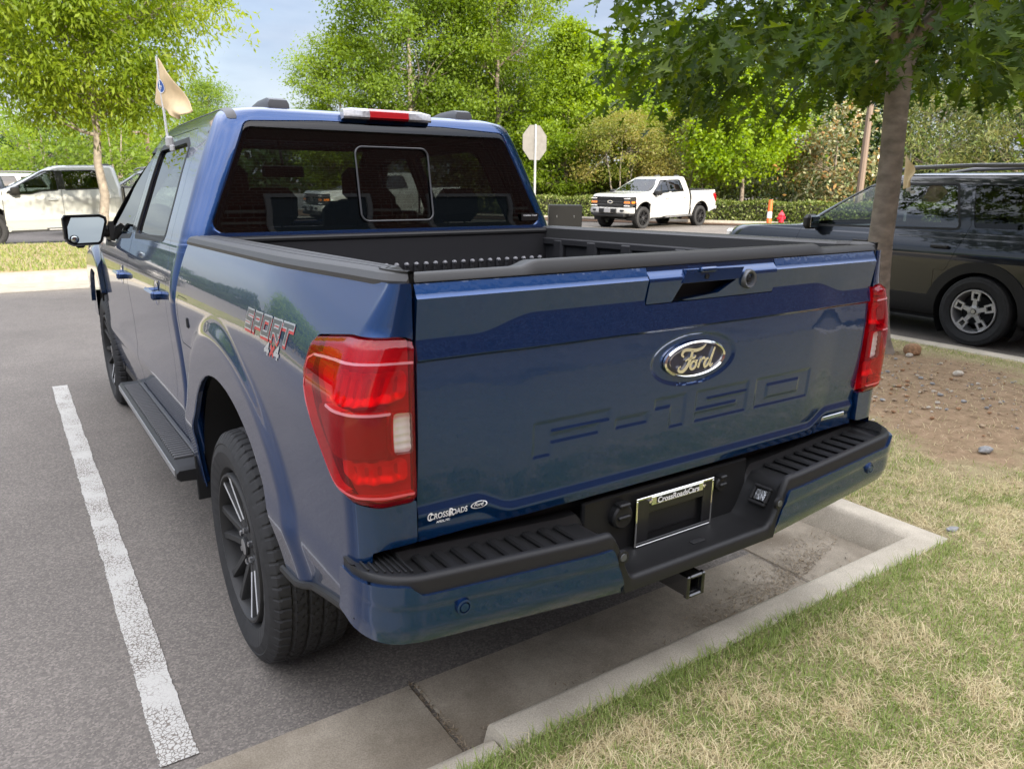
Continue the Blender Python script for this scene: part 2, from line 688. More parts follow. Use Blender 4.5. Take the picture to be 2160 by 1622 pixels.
def asphalt_mat():
    m, t, p = newmat('asphalt')
    N, Lk = t.nodes, t.links
    tc = N.new('ShaderNodeTexCoord')
    v = N.new('ShaderNodeTexVoronoi'); v.inputs['Scale'].default_value = 150
    n1 = N.new('ShaderNodeTexNoise'); n1.inputs['Scale'].default_value = 230; n1.inputs['Detail'].default_value = 3
    n2 = N.new('ShaderNodeTexNoise'); n2.inputs['Scale'].default_value = .55; n2.inputs['Detail'].default_value = 5
    for q in (v, n1, n2): Lk.new(tc.outputs['Object'], q.inputs['Vector'])
    r = N.new('ShaderNodeValToRGB')
    e = r.color_ramp.elements
    e[0].position, e[0].color = 0.0, (.085, .077, .069, 1)
    e[1].position, e[1].color = 1.0, (.36, .33, .295, 1)
    a = e.new(.62); a.color = (.148, .132, .117, 1)
    a = e.new(.86); a.color = (.205, .182, .160, 1)
    sp = N.new('ShaderNodeSeparateColor')
    Lk.new(v.outputs['Color'], sp.inputs[0])
    mixv = N.new('ShaderNodeMath'); mixv.operation = 'MULTIPLY_ADD'
    mixv.inputs[1].default_value = .65
    sub = N.new('ShaderNodeMath'); sub.operation = 'MULTIPLY'; sub.inputs[1].default_value = .38
    Lk.new(n1.outputs[0], sub.inputs[0])
    Lk.new(sp.outputs[0], mixv.inputs[0]); Lk.new(sub.outputs[0], mixv.inputs[2])
    Lk.new(mixv.outputs[0], r.inputs[0])
    mr = N.new('ShaderNodeMapRange'); mr.inputs[1].default_value = .3; mr.inputs[2].default_value = .7; mr.inputs[3].default_value = .80; mr.inputs[4].default_value = 1.15
    n4 = N.new('ShaderNodeTexNoise'); n4.inputs['Scale'].default_value = 2.6; n4.inputs['Detail'].default_value = 6; n4.inputs['Roughness'].default_value = .7
    Lk.new(tc.outputs['Object'], n4.inputs['Vector'])
    hv = N.new('ShaderNodeMix'); hv.inputs[0].default_value = .42
    Lk.new(n2.outputs[0], hv.inputs[2]); Lk.new(n4.outputs[0], hv.inputs[3])
    Lk.new(hv.outputs[0], mr.inputs[0])
    sc = N.new('ShaderNodeVectorMath'); sc.operation = 'SCALE'
    Lk.new(r.outputs[0], sc.inputs[0]); Lk.new(mr.outputs[0], sc.inputs['Scale'])
    Lk.new(sc.outputs[0], p.inputs['Base Color'])
    p.inputs['Roughness'].default_value = .88
    p.inputs['Specular IOR Level'].default_value = .3
    b = N.new('ShaderNodeBump'); b.inputs['Strength'].default_value = .55; b.inputs['Distance'].default_value = .004
    Lk.new(mixv.outputs[0], b.inputs['Height']); Lk.new(b.outputs[0], p.inputs['Normal'])
    return m

def concrete_mat(name, c0, c1, stain=(.16, .13, .09), amount=.5, scale=1.0):
    m, t, p = newmat(name)
    N, Lk = t.nodes, t.links
    tc = N.new('ShaderNodeTexCoord')
    n1 = N.new('ShaderNodeTexNoise'); n1.inputs['Scale'].default_value = 6 * scale; n1.inputs['Detail'].default_value = 8; n1.inputs['Roughness'].default_value = .65
    n2 = N.new('ShaderNodeTexNoise'); n2.inputs['Scale'].default_value = 2.2 * scale; n2.inputs['Detail'].default_value = 6
    n3 = N.new('ShaderNodeTexNoise'); n3.inputs['Scale'].default_value = 220; n3.inputs['Detail'].default_value = 3
    for q in (n1, n2, n3): Lk.new(tc.outputs['Object'], q.inputs['Vector'])
    r = N.new('ShaderNodeValToRGB')
    r.color_ramp.elements[0].position, r.color_ramp.elements[0].color = .3, lin(c0)
    r.color_ramp.elements[1].position, r.color_ramp.elements[1].color = .7, lin(c1)
    Lk.new(n1.outputs[0], r.inputs[0])
    mk = N.new('ShaderNodeMapRange'); mk.inputs[1].default_value = .48; mk.inputs[2].default_value = .68; mk.inputs[3].default_value = 0; mk.inputs[4].default_value = amount
    Lk.new(n2.outputs[0], mk.inputs[0])
    mx_ = N.new('ShaderNodeMixRGB'); mx_.inputs[2].default_value = lin(stain)
    Lk.new(mk.outputs[0], mx_.inputs[0]); Lk.new(r.outputs[0], mx_.inputs[1])
    sp = N.new('ShaderNodeMapRange'); sp.inputs[1].default_value = .3; sp.inputs[2].default_value = .7; sp.inputs[3].default_value = .78; sp.inputs[4].default_value = 1.18
    Lk.new(n3.outputs[0], sp.inputs[0])
    sc = N.new('ShaderNodeVectorMath'); sc.operation = 'SCALE'
    Lk.new(mx_.outputs[0], sc.inputs[0]); Lk.new(sp.outputs[0], sc.inputs['Scale'])
    Lk.new(sc.outputs[0], p.inputs['Base Color'])
    p.inputs['Roughness'].default_value = .9
    b = N.new('ShaderNodeBump'); b.inputs['Strength'].default_value = .35; b.inputs['Distance'].default_value = .003
    Lk.new(n3.outputs[0], b.inputs['Height']); Lk.new(b.outputs[0], p.inputs['Normal'])
    return m

def soil_mat(name, cols, scale=9):
    m, t, p = newmat(name)
    N, Lk = t.nodes, t.links
    tc = N.new('ShaderNodeTexCoord')
    n1 = N.new('ShaderNodeTexNoise'); n1.inputs['Scale'].default_value = scale; n1.inputs['Detail'].default_value = 9; n1.inputs['Roughness'].default_value = .72
    n2 = N.new('ShaderNodeTexNoise'); n2.inputs['Scale'].default_value = 120; n2.inputs['Detail'].default_value = 4
    for q in (n1, n2): Lk.new(tc.outputs['Object'], q.inputs['Vector'])
    ad = N.new('ShaderNodeMath'); ad.operation = 'MULTIPLY_ADD'; ad.inputs[1].default_value = .5
    Lk.new(n2.outputs[0], ad.inputs[0])
    hf = N.new('ShaderNodeMath'); hf.operation = 'MULTIPLY'; hf.inputs[1].default_value = .5
    Lk.new(n1.outputs[0], hf.inputs[0]); Lk.new(hf.outputs[0], ad.inputs[2])
    r = N.new('ShaderNodeValToRGB')
    e = r.color_ramp.elements
    e[0].position, e[0].color = .32, lin(cols[0])
    e[1].position, e[1].color = .70, lin(cols[-1])
    for i, c in enumerate(cols[1:-1]):
        a = e.new(.32 + .38 * (i + 1) / (len(cols) - 1)); a.color = lin(c)
    Lk.new(ad.outputs[0], r.inputs[0])
    Lk.new(r.outputs[0], p.inputs['Base Color'])
    p.inputs['Roughness'].default_value = .95
    p.inputs['Specular IOR Level'].default_value = .2
    b = N.new('ShaderNodeBump'); b.inputs['Strength'].default_value = .8; b.inputs['Distance'].default_value = .012
    Lk.new(ad.outputs[0], b.inputs['Height']); Lk.new(b.outputs[0], p.inputs['Normal'])
    return m

def line_mat():
    m, t, p = newmat('line_paint')
    N, Lk = t.nodes, t.links
    tc = N.new('ShaderNodeTexCoord')
    v = N.new('ShaderNodeTexVoronoi'); v.feature = 'DISTANCE_TO_EDGE'; v.inputs['Scale'].default_value = 72
    nd = N.new('ShaderNodeTexNoise'); nd.inputs['Scale'].default_value = 40
    add = N.new('ShaderNodeVectorMath'); add.operation = 'MULTIPLY_ADD'; add.inputs[1].default_value = (.02, .02, .02)
    Lk.new(nd.outputs['Color'], add.inputs[0]); Lk.new(tc.outputs['Object'], add.inputs[2])
    Lk.new(tc.outputs['Object'], nd.inputs['Vector'])
    Lk.new(add.outputs[0], v.inputs['Vector'])
    n2 = N.new('ShaderNodeTexNoise'); n2.inputs['Scale'].default_value = 5; n2.inputs['Detail'].default_value = 5
    Lk.new(tc.outputs['Object'], n2.inputs['Vector'])
    th = N.new('ShaderNodeMapRange'); th.inputs[1].default_value = .35; th.inputs[2].default_value = .75; th.inputs[3].default_value = -.02; th.inputs[4].default_value = .10
    Lk.new(n2.outputs[0], th.inputs[0])
    gt = N.new('ShaderNodeMath'); gt.operation = 'SUBTRACT'
    Lk.new(v.outputs['Distance'], gt.inputs[0]); Lk.new(th.outputs[0], gt.inputs[1])
    cl = N.new('ShaderNodeMapRange'); cl.inputs[1].default_value = -.01; cl.inputs[2].default_value = .05
    Lk.new(gt.outputs[0], cl.inputs[0])
    mx_ = N.new('ShaderNodeMixRGB'); mx_.inputs[1].default_value = (.16, .14, .12, 1); mx_.inputs[2].default_value = (.43, .42, .39, 1)
    Lk.new(cl.outputs[0], mx_.inputs[0]); Lk.new(mx_.outputs[0], p.inputs['Base Color'])
    p.inputs['Roughness'].default_value = .85
    b = N.new('ShaderNodeBump'); b.inputs['Strength'].default_value = .5; b.inputs['Distance'].default_value = .003
    Lk.new(cl.outputs[0], b.inputs['Height']); Lk.new(b.outputs[0], p.inputs['Normal'])
    return m

ASPH = asphalt_mat()
CONC = concrete_mat('concrete_kerb', (.40, .355, .285), (.54, .485, .39), (.26, .225, .17), .5)
PAN = concrete_mat('concrete_pan', (.20, .17, .127), (.33, .287, .225), (.105, .08, .053), .85, .8)
CONC2 = concrete_mat('concrete_bright', (.24, .215, .175), (.33, .30, .25), (.19, .165, .13), .4)
SOIL = soil_mat('lawn_soil', [(.17, .135, .07), (.32, .27, .15), (.45, .39, .23)], 14)
DIRT = soil_mat('bare_dirt', [(.12, .085, .055), (.235, .175, .12), (.34, .265, .19), (.42, .35, .27)], 7)
def lawn_mat():
    t, N, Lk = nodes(SOIL)
    p = N['Principled BSDF']
    src = p.inputs['Base Color'].links[0].from_socket
    av = N.new('ShaderNodeAttribute'); av.attribute_name = 'bare'
    tc = N.new('ShaderNodeTexCoord')
    nz = N.new('ShaderNodeTexNoise'); nz.inputs['Scale'].default_value = 5; nz.inputs['Detail'].default_value = 8; nz.inputs['Roughness'].default_value = .7
    Lk.new(tc.outputs['Object'], nz.inputs['Vector'])
    ad = N.new('ShaderNodeMath'); ad.operation = 'MULTIPLY_ADD'; ad.inputs[1].default_value = 1.2; ad.inputs[2].default_value = -.6
    Lk.new(nz.outputs[0], ad.inputs[0])
    sm = N.new('ShaderNodeMath'); sm.operation = 'ADD'
    Lk.new(av.outputs['Fac'], sm.inputs[0]); Lk.new(ad.outputs[0], sm.inputs[1])
    mr = N.new('ShaderNodeMapRange'); mr.inputs[1].default_value = -.15; mr.inputs[2].default_value = .2
    Lk.new(sm.outputs[0], mr.inputs[0])
    n2 = N.new('ShaderNodeTexNoise'); n2.inputs['Scale'].default_value = 11; n2.inputs['Detail'].default_value = 12; n2.inputs['Roughness'].default_value = .75
    Lk.new(tc.outputs['Object'], n2.inputs['Vector'])
    r = N.new('ShaderNodeValToRGB'); e = r.color_ramp.elements
    e[0].position, e[0].color = .30, (.12, .072, .042, 1)
    e[1].position, e[1].color = .70, (.40, .29, .19, 1)
    a_ = e.new(.45); a_.color = (.25, .175, .105, 1)
    a_ = e.new(.57); a_.color = (.31, .215, .135, 1)
    Lk.new(n2.outputs[0], r.inputs[0])
    mx_ = N.new('ShaderNodeMixRGB')
    Lk.new(mr.outputs[0], mx_.inputs[0]); Lk.new(src, mx_.inputs[1]); Lk.new(r.outputs[0], mx_.inputs[2])
    Lk.new(mx_.outputs[0], p.inputs['Base Color'])
lawn_mat()
MULCH = soil_mat('mulch', [(.04, .025, .016), (.10, .06, .04), (.17, .11, .08)], 20)

# ------------------------------------------------------------------ ground
def sheet(name, x0, x1, y0, y1, z, m, n=1):
    G = np.array([[(x, y, z) for y in np.linspace(y0, y1, n + 1)] for x in np.linspace(x0, x1, n + 1)])
    o = MB().grid(G).build(name, m, smooth=False)
    o['kind'] = 'structure'
    return o
sheet('ground', -500, 500, -300, 800, 0.0, ASPH)
for x in (-1.300,):
    rj = np.random.default_rng(4)
    yy = np.linspace(.79, 5.66, 420)
    wob = lambda: np.convolve(rj.normal(0, .004, 430), np.ones(11) / 11 ** .5, 'valid')[:420] * .45 + rj.normal(0, .0012, 420)
    G = np.stack([np.stack([x - .052 + wob(), yy, np.full(420, .004)], 1), np.stack([np.full(420, x), yy, np.full(420, .004)], 1), np.stack([x + .052 + wob(), yy, np.full(420, .004)], 1)], 0)
    ln = MB().grid(G).build('parking_line', line_mat(), smooth=False)
    ln['kind'] = 'structure'

def kerb(name, path, prof, m, kind='structure', caps=True):
    """sweep a profile (offset, z) along an xy path; offset to the left of travel"""
    P = np.array(path, float)
    G = []
    for i in range(len(P)):
        a = P[max(i - 1, 0)]; b = P[min(i + 1, len(P) - 1)]
        if 0 < i < len(P) - 1:
            t1 = (P[i] - a) / np.linalg.norm(P[i] - a); t2 = (b - P[i]) / np.linalg.norm(b - P[i])
            n1 = np.array([-t1[1], t1[0]]); n2 = np.array([-t2[1], t2[0]])
            nn = (n1 + n2) / (1 + n1 @ n2)
        else:
            t_ = (b - a) / np.linalg.norm(b - a); nn = np.array([-t_[1], t_[0]])
        G.append([(P[i][0] + nn[0] * o, P[i][1] + nn[1] * o, z) for o, z in prof])
    mb = MB().grid(np.array(G))
    if caps:
        k = len(prof)
        mb.F += [list(range(k)), list(range((len(P) - 1) * k, len(P) * k))]; mb.I += [0, 0]
    o = mb.build(name, m, sharp=40)
    o['kind'] = kind
    return o
def densify(path, step=.15, jit=0.0, seed=1):
    r = np.random.default_rng(seed)
    out = []
    for a, b in zip(path, path[1:]):
        a = np.array(a, float); b = np.array(b, float)
        n = max(1, int(np.linalg.norm(b - a) / step))
        for k in range(n):
            out.append(tuple(a + (b - a) * k / n + (r.normal(0, jit, 2) if 0 < k else 0)))
    out.append(tuple(path[-1]))
    return out
# kerb round the parking bay: along the bay's end, then up its right side. Offset 0 = lawn edge
KP = [(0, -.02), (.0, .122), (.010, .131), (.105, .133), (.122, .126), (.133, .108), (.165, .012), (.17, -.02)]
kerb('kerb', densify([(1.79, 9.2), (1.79, .18), (-.545, .18)], .2, .0012)[::-1], KP, CONC)
KP2 = [(0, -.02), (.0, .092), (.010, .099), (.085, .10), (.108, .090), (.125, .062), (.17, .008), (.175, -.02)]
kerb('kerb', densify([(-.553, .175), (-6.5, .175)], .2, .001)[::-1], KP2, CONC)
# concrete pans, with open joints between the slabs
def slab(x0, x1, y0, y1, z=.006):
    mb = MB().box(((x0 + x1) / 2, (y0 + y1) / 2, z - .05), (x1 - x0, y1 - y0, .1), bev=.006)
    o = mb.build('gutter_pan', PAN, sharp=30)
    o['kind'] = 'structure'
for x0, x1 in ((-6.5, -3.6), (-3.59, -.589), (-.577, 1.13), ):
    slab(x0, x1, .33, .735)
slab(1.14, 1.64, .33, 3.4); slab(1.14, 1.64, 3.41, 6.4); slab(1.14, 1.64, 6.41, 9.2)
# kerb along the dark car's bay, lawn edge on its left side
kerb('kerb', densify([(6.12, -3.2), (6.12, 9.2)], .25, .0015), [(o, z) for o, z in [(0, -.02), (.0, .118), (.012, .13), (.20, .133), (.215, .12), (.22, -.02)]], CONC)
# far bay on the left
kerb('kerb', [(-30, 12.95), (8.2, 12.95), (8.6, 13.3), (8.6, 19.4), (8.2, 19.8), (-30, 19.8)], [(0, -.02), (.03, .11), (.05, .14), (.38, .15), (.40, .12), (.41, -.02)], CONC2)
sheet('gutter_pan', -30, 8.6, 11.9, 12.97, .004, CONC2)
sheet('far_line', -20, 6, 11.84, 11.88, .003, PAN)

LAWN_Z = .125
def inlawn(x, y):
    a = (y < .185) & (y > -3.3) & (x < 5.92)
    b = (x > 1.80) & (x < 5.92) & (y > -.1) & (y < 9.2)
    return a | b
DIRTP = [(3.1, 2.75), (4.2, 3.0), (5.25, 2.75), (5.45, 1.5), (4.4, .25), (2.95, .25), (2.72, .75), (2.95, 1.25)]
def dirtmask(x, y):
    wob = .12 * np.sin(x * 5 + 1) * np.sin(y * 4.3) + .07 * np.sin(x * 13 + y * 11)
    return sd_poly(x, y, DIRTP) + wob
def lawn_h(x, y):
    h = .012 * np.sin(x * 2.1 + .4) * np.sin(y * 1.7) + .006 * np.sin(x * 7.3) * np.sin(y * 6.1 + 1)
    e = np.clip(np.minimum.reduce([np.where(x < 1.8, .18 - y, 9), np.where(y > .18, x - 1.8, 9), 5.9 - x]), 0, .35) / .35
    return LAWN_Z + h * e + .035 * sstep(dirtmask(x, y) / .9) + .02 * e
x = np.linspace(-30, 5.9, 300); x = np.concatenate([np.linspace(-30, -2, 40), np.linspace(-1.95, 5.9, 160)])
y = np.concatenate([np.linspace(-3.3, -1, 20), np.linspace(-.95, 3.4, 90), np.linspace(3.5, 9.2, 30)])
X, Y = np.meshgrid(x, y, indexing='ij')
S = np.maximum(.183 - Y, np.where(X > 1.7, X - 1.793, -1))
Pg = np.stack([X, Y, lawn_h(X, Y)], -1)
lawn = panel(Pg, np.minimum(S, .3), (0, 0, -.15)).build('lawn_ground', SOIL, sharp=0)
lawn['kind'] = 'structure'
# bare ground is a texture of the lawn: soil shows where the turf has worn away
me = lawn.data
co = np.zeros(len(me.vertices) * 3); me.vertices.foreach_get('co', co); co = co.reshape(-1, 3)
at_ = me.attributes.new('bare', 'FLOAT', 'POINT')
at_.data.foreach_set('value', dirtmask(co[:, 0], co[:, 1]).astype(np.float32))
# debris on the pan under the truck's corner
# pavement and planting strip in front of the dealership
pv = sheet('pavement', -30, 26, -5.3, -3.32, .13, PAN)
sheet('planting_bed', -30, 26, -8.0, -5.3, .12, MULCH)
g2 = sheet('lawn_ground', -30, 8.3, 13.3, 19.5, .15, SOIL)

# ------------------------------------------------------------------ grass
GREENS = [(.145, .20, .045), (.205, .28, .065), (.27, .345, .09), (.35, .39, .14)]
STRAWS = [(.42, .34, .18), (.56, .47, .27), (.68, .59, .37), (.45, .42, .22)]
GRASSM = leafmat('grass_blades', GREENS, .25, .55)
STRAWM = leafmat('straw_blades', STRAWS, .15, .7)
def vnoise(x, y, s, seed=0):
    r = np.random.default_rng(seed)
    T = r.random((64, 64))
    x = x * s; y = y * s
    i = np.floor(x).astype(int); j = np.floor(y).astype(int)
    fx = sstep(x - i); fy = sstep(y - j)
    g = lambda a, b: T[a % 64, b % 64]
    return (g(i, j) * (1 - fx) + g(i + 1, j) * fx) * (1 - fy) + (g(i, j + 1) * (1 - fx) + g(i + 1, j + 1) * fx) * fy
def blades(name, x, y, z, length, width, lean, m, seed):
    r = np.random.default_rng(seed)
    n = len(x)
    az = r.uniform(0, 2 * math.pi, n)
    d = np.stack([np.cos(az), np.sin(az)], 1)
    sdv = np.stack([-d[:, 1], d[:, 0]], 1)
    ln = length * r.uniform(.55, 1.35, n)
    le = np.clip(lean + r.normal(0, .22, n), .05, 1.5)
    base = np.stack([x, y, z], 1)
    V = np.zeros((n, 6, 3))
    for k, (f, wf) in enumerate(((0, 1.0), (.55, .85), (1.0, .12))):
        a = le * (0.55 + .55 * f)
        px = ln * f * np.sin(a); pz = ln * f * np.cos(a)
        c = base + np.stack([d[:, 0] * px, d[:, 1] * px, np.maximum(pz, .003 * f)], 1)
        ww = (width * wf * r.uniform(.8, 1.2, n) / 2)[:, None]
        V[:, 2 * k, :] = c; V[:, 2 * k + 1, :] = c
        V[:, 2 * k, :2] += sdv * ww; V[:, 2 * k + 1, :2] -= sdv * ww
    I = (np.arange(n) * 6)[:, None]
    F = np.concatenate([I + np.array([0, 1, 3, 2]), I + np.array([2, 3, 5, 4])])
    o = fastmesh(name, V.reshape(-1, 3), F, m)
    tag(o, kind='stuff')
    return o
def scatter(x0, x1, y0, y1, dens, seed, near=True):
    r = np.random.default_rng(seed)
    n = int((x1 - x0) * (y1 - y0) * dens)
    x, y = r.uniform(x0, x1, n), r.uniform(y0, y1, n)
    if near:
        d2 = (x - CAM[0]) ** 2 + (y - CAM[1]) ** 2 + 1.5 ** 2
        k = r.random(n) < np.clip(6.0 / d2, 0, 1) ** .8
        x, y = x[k], y[k]
    k = inlawn(x, y)
    return x[k], y[k]
xs, ys = [], []
for (a, b, c_, d_, de) in ((-1.4, 2.2, -1.1, .19, 30000), (2.2, 5.9, -1.1, .4, 26000), (1.8, 5.9, .15, 3.6, 26000), (1.8, 5.9, 3.6, 9, 2500), (-3, 5.5, -3.3, -1.1, 2500)):
    q = scatter(a, b, c_, d_, de, int(a * 10 + 99 + c_))
    xs.append(q[0]); ys.append(q[1])
gx, gy = np.concatenate(xs), np.concatenate(ys)
patch = .28 * vnoise(gx, gy, 2.6, 3) + .40 * vnoise(gx, gy, 9.0, 4) + .32 * vnoise(gx, gy, 24.0, 6)
edge = np.where(gx < 1.8, np.abs(.18 - gy), 9) < .10
dk = dirtmask(gx, gy)
r_ = np.random.default_rng(5)
alive = (dk < -.28 + .36 * r_.random(len(gx)) + .25 * (vnoise(gx, gy, 5.0, 9) - .5)) | (r_.random(len(gx)) < .012)
green = (patch + r_.normal(0, .12, len(gx)) > .43) | (edge & (r_.random(len(gx)) < .75))
kg = alive & green
ks = alive & ~green | (r_.random(len(gx)) < .05) & (dk > 0)
# keep blades from standing on the kerb
hz = lawn_h(gx, gy)
blades('grass', gx[kg], gy[kg], hz[kg] - .004, np.where(edge[kg], .046, .030), .0025, .75, GRASSM, 11)
blades('dry_grass', gx[ks], gy[ks], hz[ks] - .002, .044, .0023, 1.15, STRAWM, 12)
r2 = np.random.default_rng(8)
n = 30000
fx, fy = r2.uniform(-8, 8.2, n), 13.4 + 6 * r2.random(n) ** 1.3
blades('grass', fx, fy, np.full(n, .15), .07, .012, .7, [leafmat('far_grass', [(.10, .15, .03), (.17, .21, .05), (.26, .27, .09)], .3)][0], 13)
# stones on the bare ground
st = MB()
r3 = np.random.default_rng(21)
def stone(mb, c, s, seed, mi=0, n=(7, 5)):
    r = np.random.default_rng(seed)
    G = []
    ph = np.linspace(0, 2 * math.pi, n[0] + 1)
    for i in range(n[1]):
        th = math.pi * i / (n[1] - 1)
        k = 1 + r.normal(0, .12, n[0]); k = np.append(k, k[0])
        G.append([(c[0] + s[0] * k[j] * math.sin(th) * math.cos(p), c[1] + s[1] * k[j] * math.sin(th) * math.sin(p), c[2] + s[2] * math.cos(th)) for j, p in enumerate(ph)])
    mb.grid(np.array(G), mi)
for k in range(520):
    while True:
        px, py = r3.normal(3.95, .75), r3.normal(1.75, .6)
        if sd_poly(np.array([px]), np.array([py]), DIRTP)[0] > -.05: break
    s_ = .005 + .014 * r3.random() ** 3
    stone(st, (px, py, float(lawn_h(np.array(px), np.array(py))) + .012), (s_ * r3.uniform(.8, 1.5), s_ * r3.uniform(.8, 1.4), s_ * .6), k, int(r3.integers(0, 4)), (5, 4))
STM = [mat('stone_%s' % n_, c_, rough=.85, noise=(40, .3)) for n_, c_ in (('tan', (.36, .27, .18)), ('grey', (.27, .27, .27)), ('pale', (.50, .45, .38)), ('rust', (.30, .17, .09)))]
tag(st.build('gravel', STM, sharp=0), kind='stuff')
def lone_stone(c, s, mi, label, seed):
    mb = MB(); stone(mb, (0, 0, 0), s, seed, 0, (14, 9))
    o = mb.build('stone', STM[mi], sharp=0)
    o.location = c
    tag(o, label, 'stone')
lone_stone((5.235, 2.28, .195), (.105, .07, .06), 3, 'large rounded rust brown stone at the foot of the oak', 71)
lone_stone((5.08, 2.22, .175), (.035, .03, .02), 2, 'small whitish stone touching the big brown stone by the oak', 72)
lone_stone((4.72, 1.62, .185), (.05, .035, .024), 2, 'pale flat stone on the gravelly part of the bare ground', 73)
lone_stone((3.02, .62, .175), (.05, .03, .02), 1, 'blue grey flat stone at the edge of the bare patch', 74)
lone_stone((1.87, .22, .142), (.036, .02, .008), 1, 'flat grey stone chip beside the kerb corner', 75)
# leaf litter and grit washed into the gutter
r4 = np.random.default_rng(31)
n = 1500
lx = np.concatenate([r4.normal(1.05, .28, n), r4.uniform(-.5, 1.5, 700), r4.normal(-.583, .006, 160)])
ly = np.concatenate([.40 + np.abs(r4.normal(0, .09, n)) + .25 * np.clip(lx[:n] - .9, 0, 1), .345 + np.abs(r4.normal(0, .05, 700)), r4.uniform(.36, .74, 160)])
k = (lx < 1.61) & (lx > -.62)
blades('gutter_litter', lx[k], ly[k], np.full(k.sum(), .009), .015, .003, 1.45, leafmat('litter', [(.10, .07, .04), (.24, .18, .11), (.33, .27, .19), (.05, .04, .03)], .1), 14)
# ------------------------------------------------------------------ the dealership behind the camera (seen in the truck's glass and paint)
def brick_mat():
    m, t, p = newmat('brick_wall')
    N, Lk = t.nodes, t.links
    tc = N.new('ShaderNodeTexCoord')
    mpn = N.new('ShaderNodeMapping'); mpn.inputs['Rotation'].default_value = (R(90), 0, 0)
    b = N.new('ShaderNodeTexBrick')
    b.inputs['Scale'].default_value = 1.0
    b.inputs['Brick Width'].default_value = .22; b.inputs['Row Height'].default_value = .076; b.inputs['Mortar Size'].default_value = .007
    b.inputs['Color1'].default_value = (.17, .062, .046, 1); b.inputs['Color2'].default_value = (.12, .044, .034, 1); b.inputs['Mortar'].default_value = (.36, .33, .29, 1)
    Lk.new(tc.outputs['Object'], mpn.inputs[0]); Lk.new(mpn.outputs[0], b.inputs['Vector'])
    Lk.new(b.outputs[0], p.inputs['Base Color'])
    p.inputs['Roughness'].default_value = .9
    return m
bd = empty('dealership_building', (10, -11, 0))
tag(bd, 'long dark red brick building behind the photographer, mirrored in the rear window', 'building')
BH = 7.6
wl_ = MB().box((0, 0, BH / 2), (31, 6, BH))
wl_.build('wall', brick_mat(), bd, smooth=False)
MB().box((0, 0, BH + .12), (31.5, 6.5, .24), bev=.03).build('roof', mat('coping', (.35, .34, .32), rough=.5), bd)
for (x, z, w_, h) in ((-6.6, 4.3, 1.9, 1.0), (-3.4, 4.3, 1.9, 1.0), (-14.0, 4.3, 1.9, 1.0)):
    f = MB()
    for dx, dz, sx, sz in ((-w_ / 2, 0, .1, h + .1), (w_ / 2, 0, .1, h + .1), (0, h / 2, w_ - .1, .1), (0, -h / 2, w_ - .1, .1)):
        f.box((x + dx, 3.02, z + dz), (sx, .1, sz))
    fo = f.build('window', mat('window_frame', (.5, .5, .5), rough=.4), bd)
    MB().box((x, 3.0, z), (w_ - .1, .04, h - .1)).build('pane', mat('window_pane', (.10, .13, .15), rough=.05, coat=1), fo)
aw = MB().prism([(3.0, 3.3), (4.0, 2.75), (4.0, 2.70), (3.0, 3.1)], -11.8, -8.6, 'x')
aw.build('awning', mat('awning_red', (.35, .012, .02), rough=.6), bd)
# ------------------------------------------------------------------ trees
BARK = mat('bark_grey', (.19, .155, .125), rough=.9, noise=(14, .45), bump=(30, .7, .02))
BARKL = mat('bark_pale', (.215, .185, .15), rough=.9, noise=(9, .35), bump=(22, .5, .02))
def oak_bark():
    m = mat('oak_bark', (.25, .21, .178), rough=.9, noise=(9, .30), bump=(38, .7, .012))
    t = m.node_tree
    for n in t.nodes:
        if n.type == 'TEX_NOISE':
            mp_ = t.nodes.new('ShaderNodeMapping'); mp_.inputs['Scale'].default_value = (.9, .9, 1.7)
            l = n.inputs['Vector'].links[0]
            src = l.from_socket
            t.links.new(src, mp_.inputs[0]); t.links.new(mp_.outputs[0], n.inputs['Vector'])
            n.inputs['Detail'].default_value = 8
    return m
OAKB = oak_bark()

def unit(v):
    return v / (np.linalg.norm(v, axis=-1, keepdims=True) + 1e-9)
def leaf_arrays(c, d, size, r, wid=.42, fold=.25, upbias=.6):
    """diamond leaves: centre c, axis d"""
    n = len(c)
    d = unit(d)
    up = unit(np.stack([r.normal(0, .6, n), r.normal(0, .6, n), np.full(n, upbias) + r.normal(0, .35, n)], 1))
    s = unit(np.cross(d, up)); nn = np.cross(s, d)
    L_ = (size * r.uniform(.5, 1.5, n))[:, None]
    W_ = L_ * wid
    base = c - d * L_ * .5; tip = c + d * L_ * .5
    mid = c - nn * L_ * fold * .2
    a = mid + s * W_ * .5 + nn * L_ * fold * .25
    b = mid - s * W_ * .5 + nn * L_ * fold * .25
    V = np.stack([base, a, tip, b], 1).reshape(-1, 3)
    I = (np.arange(n) * 4)[:, None]
    return V, I + np.array([[0, 1, 2, 3]])

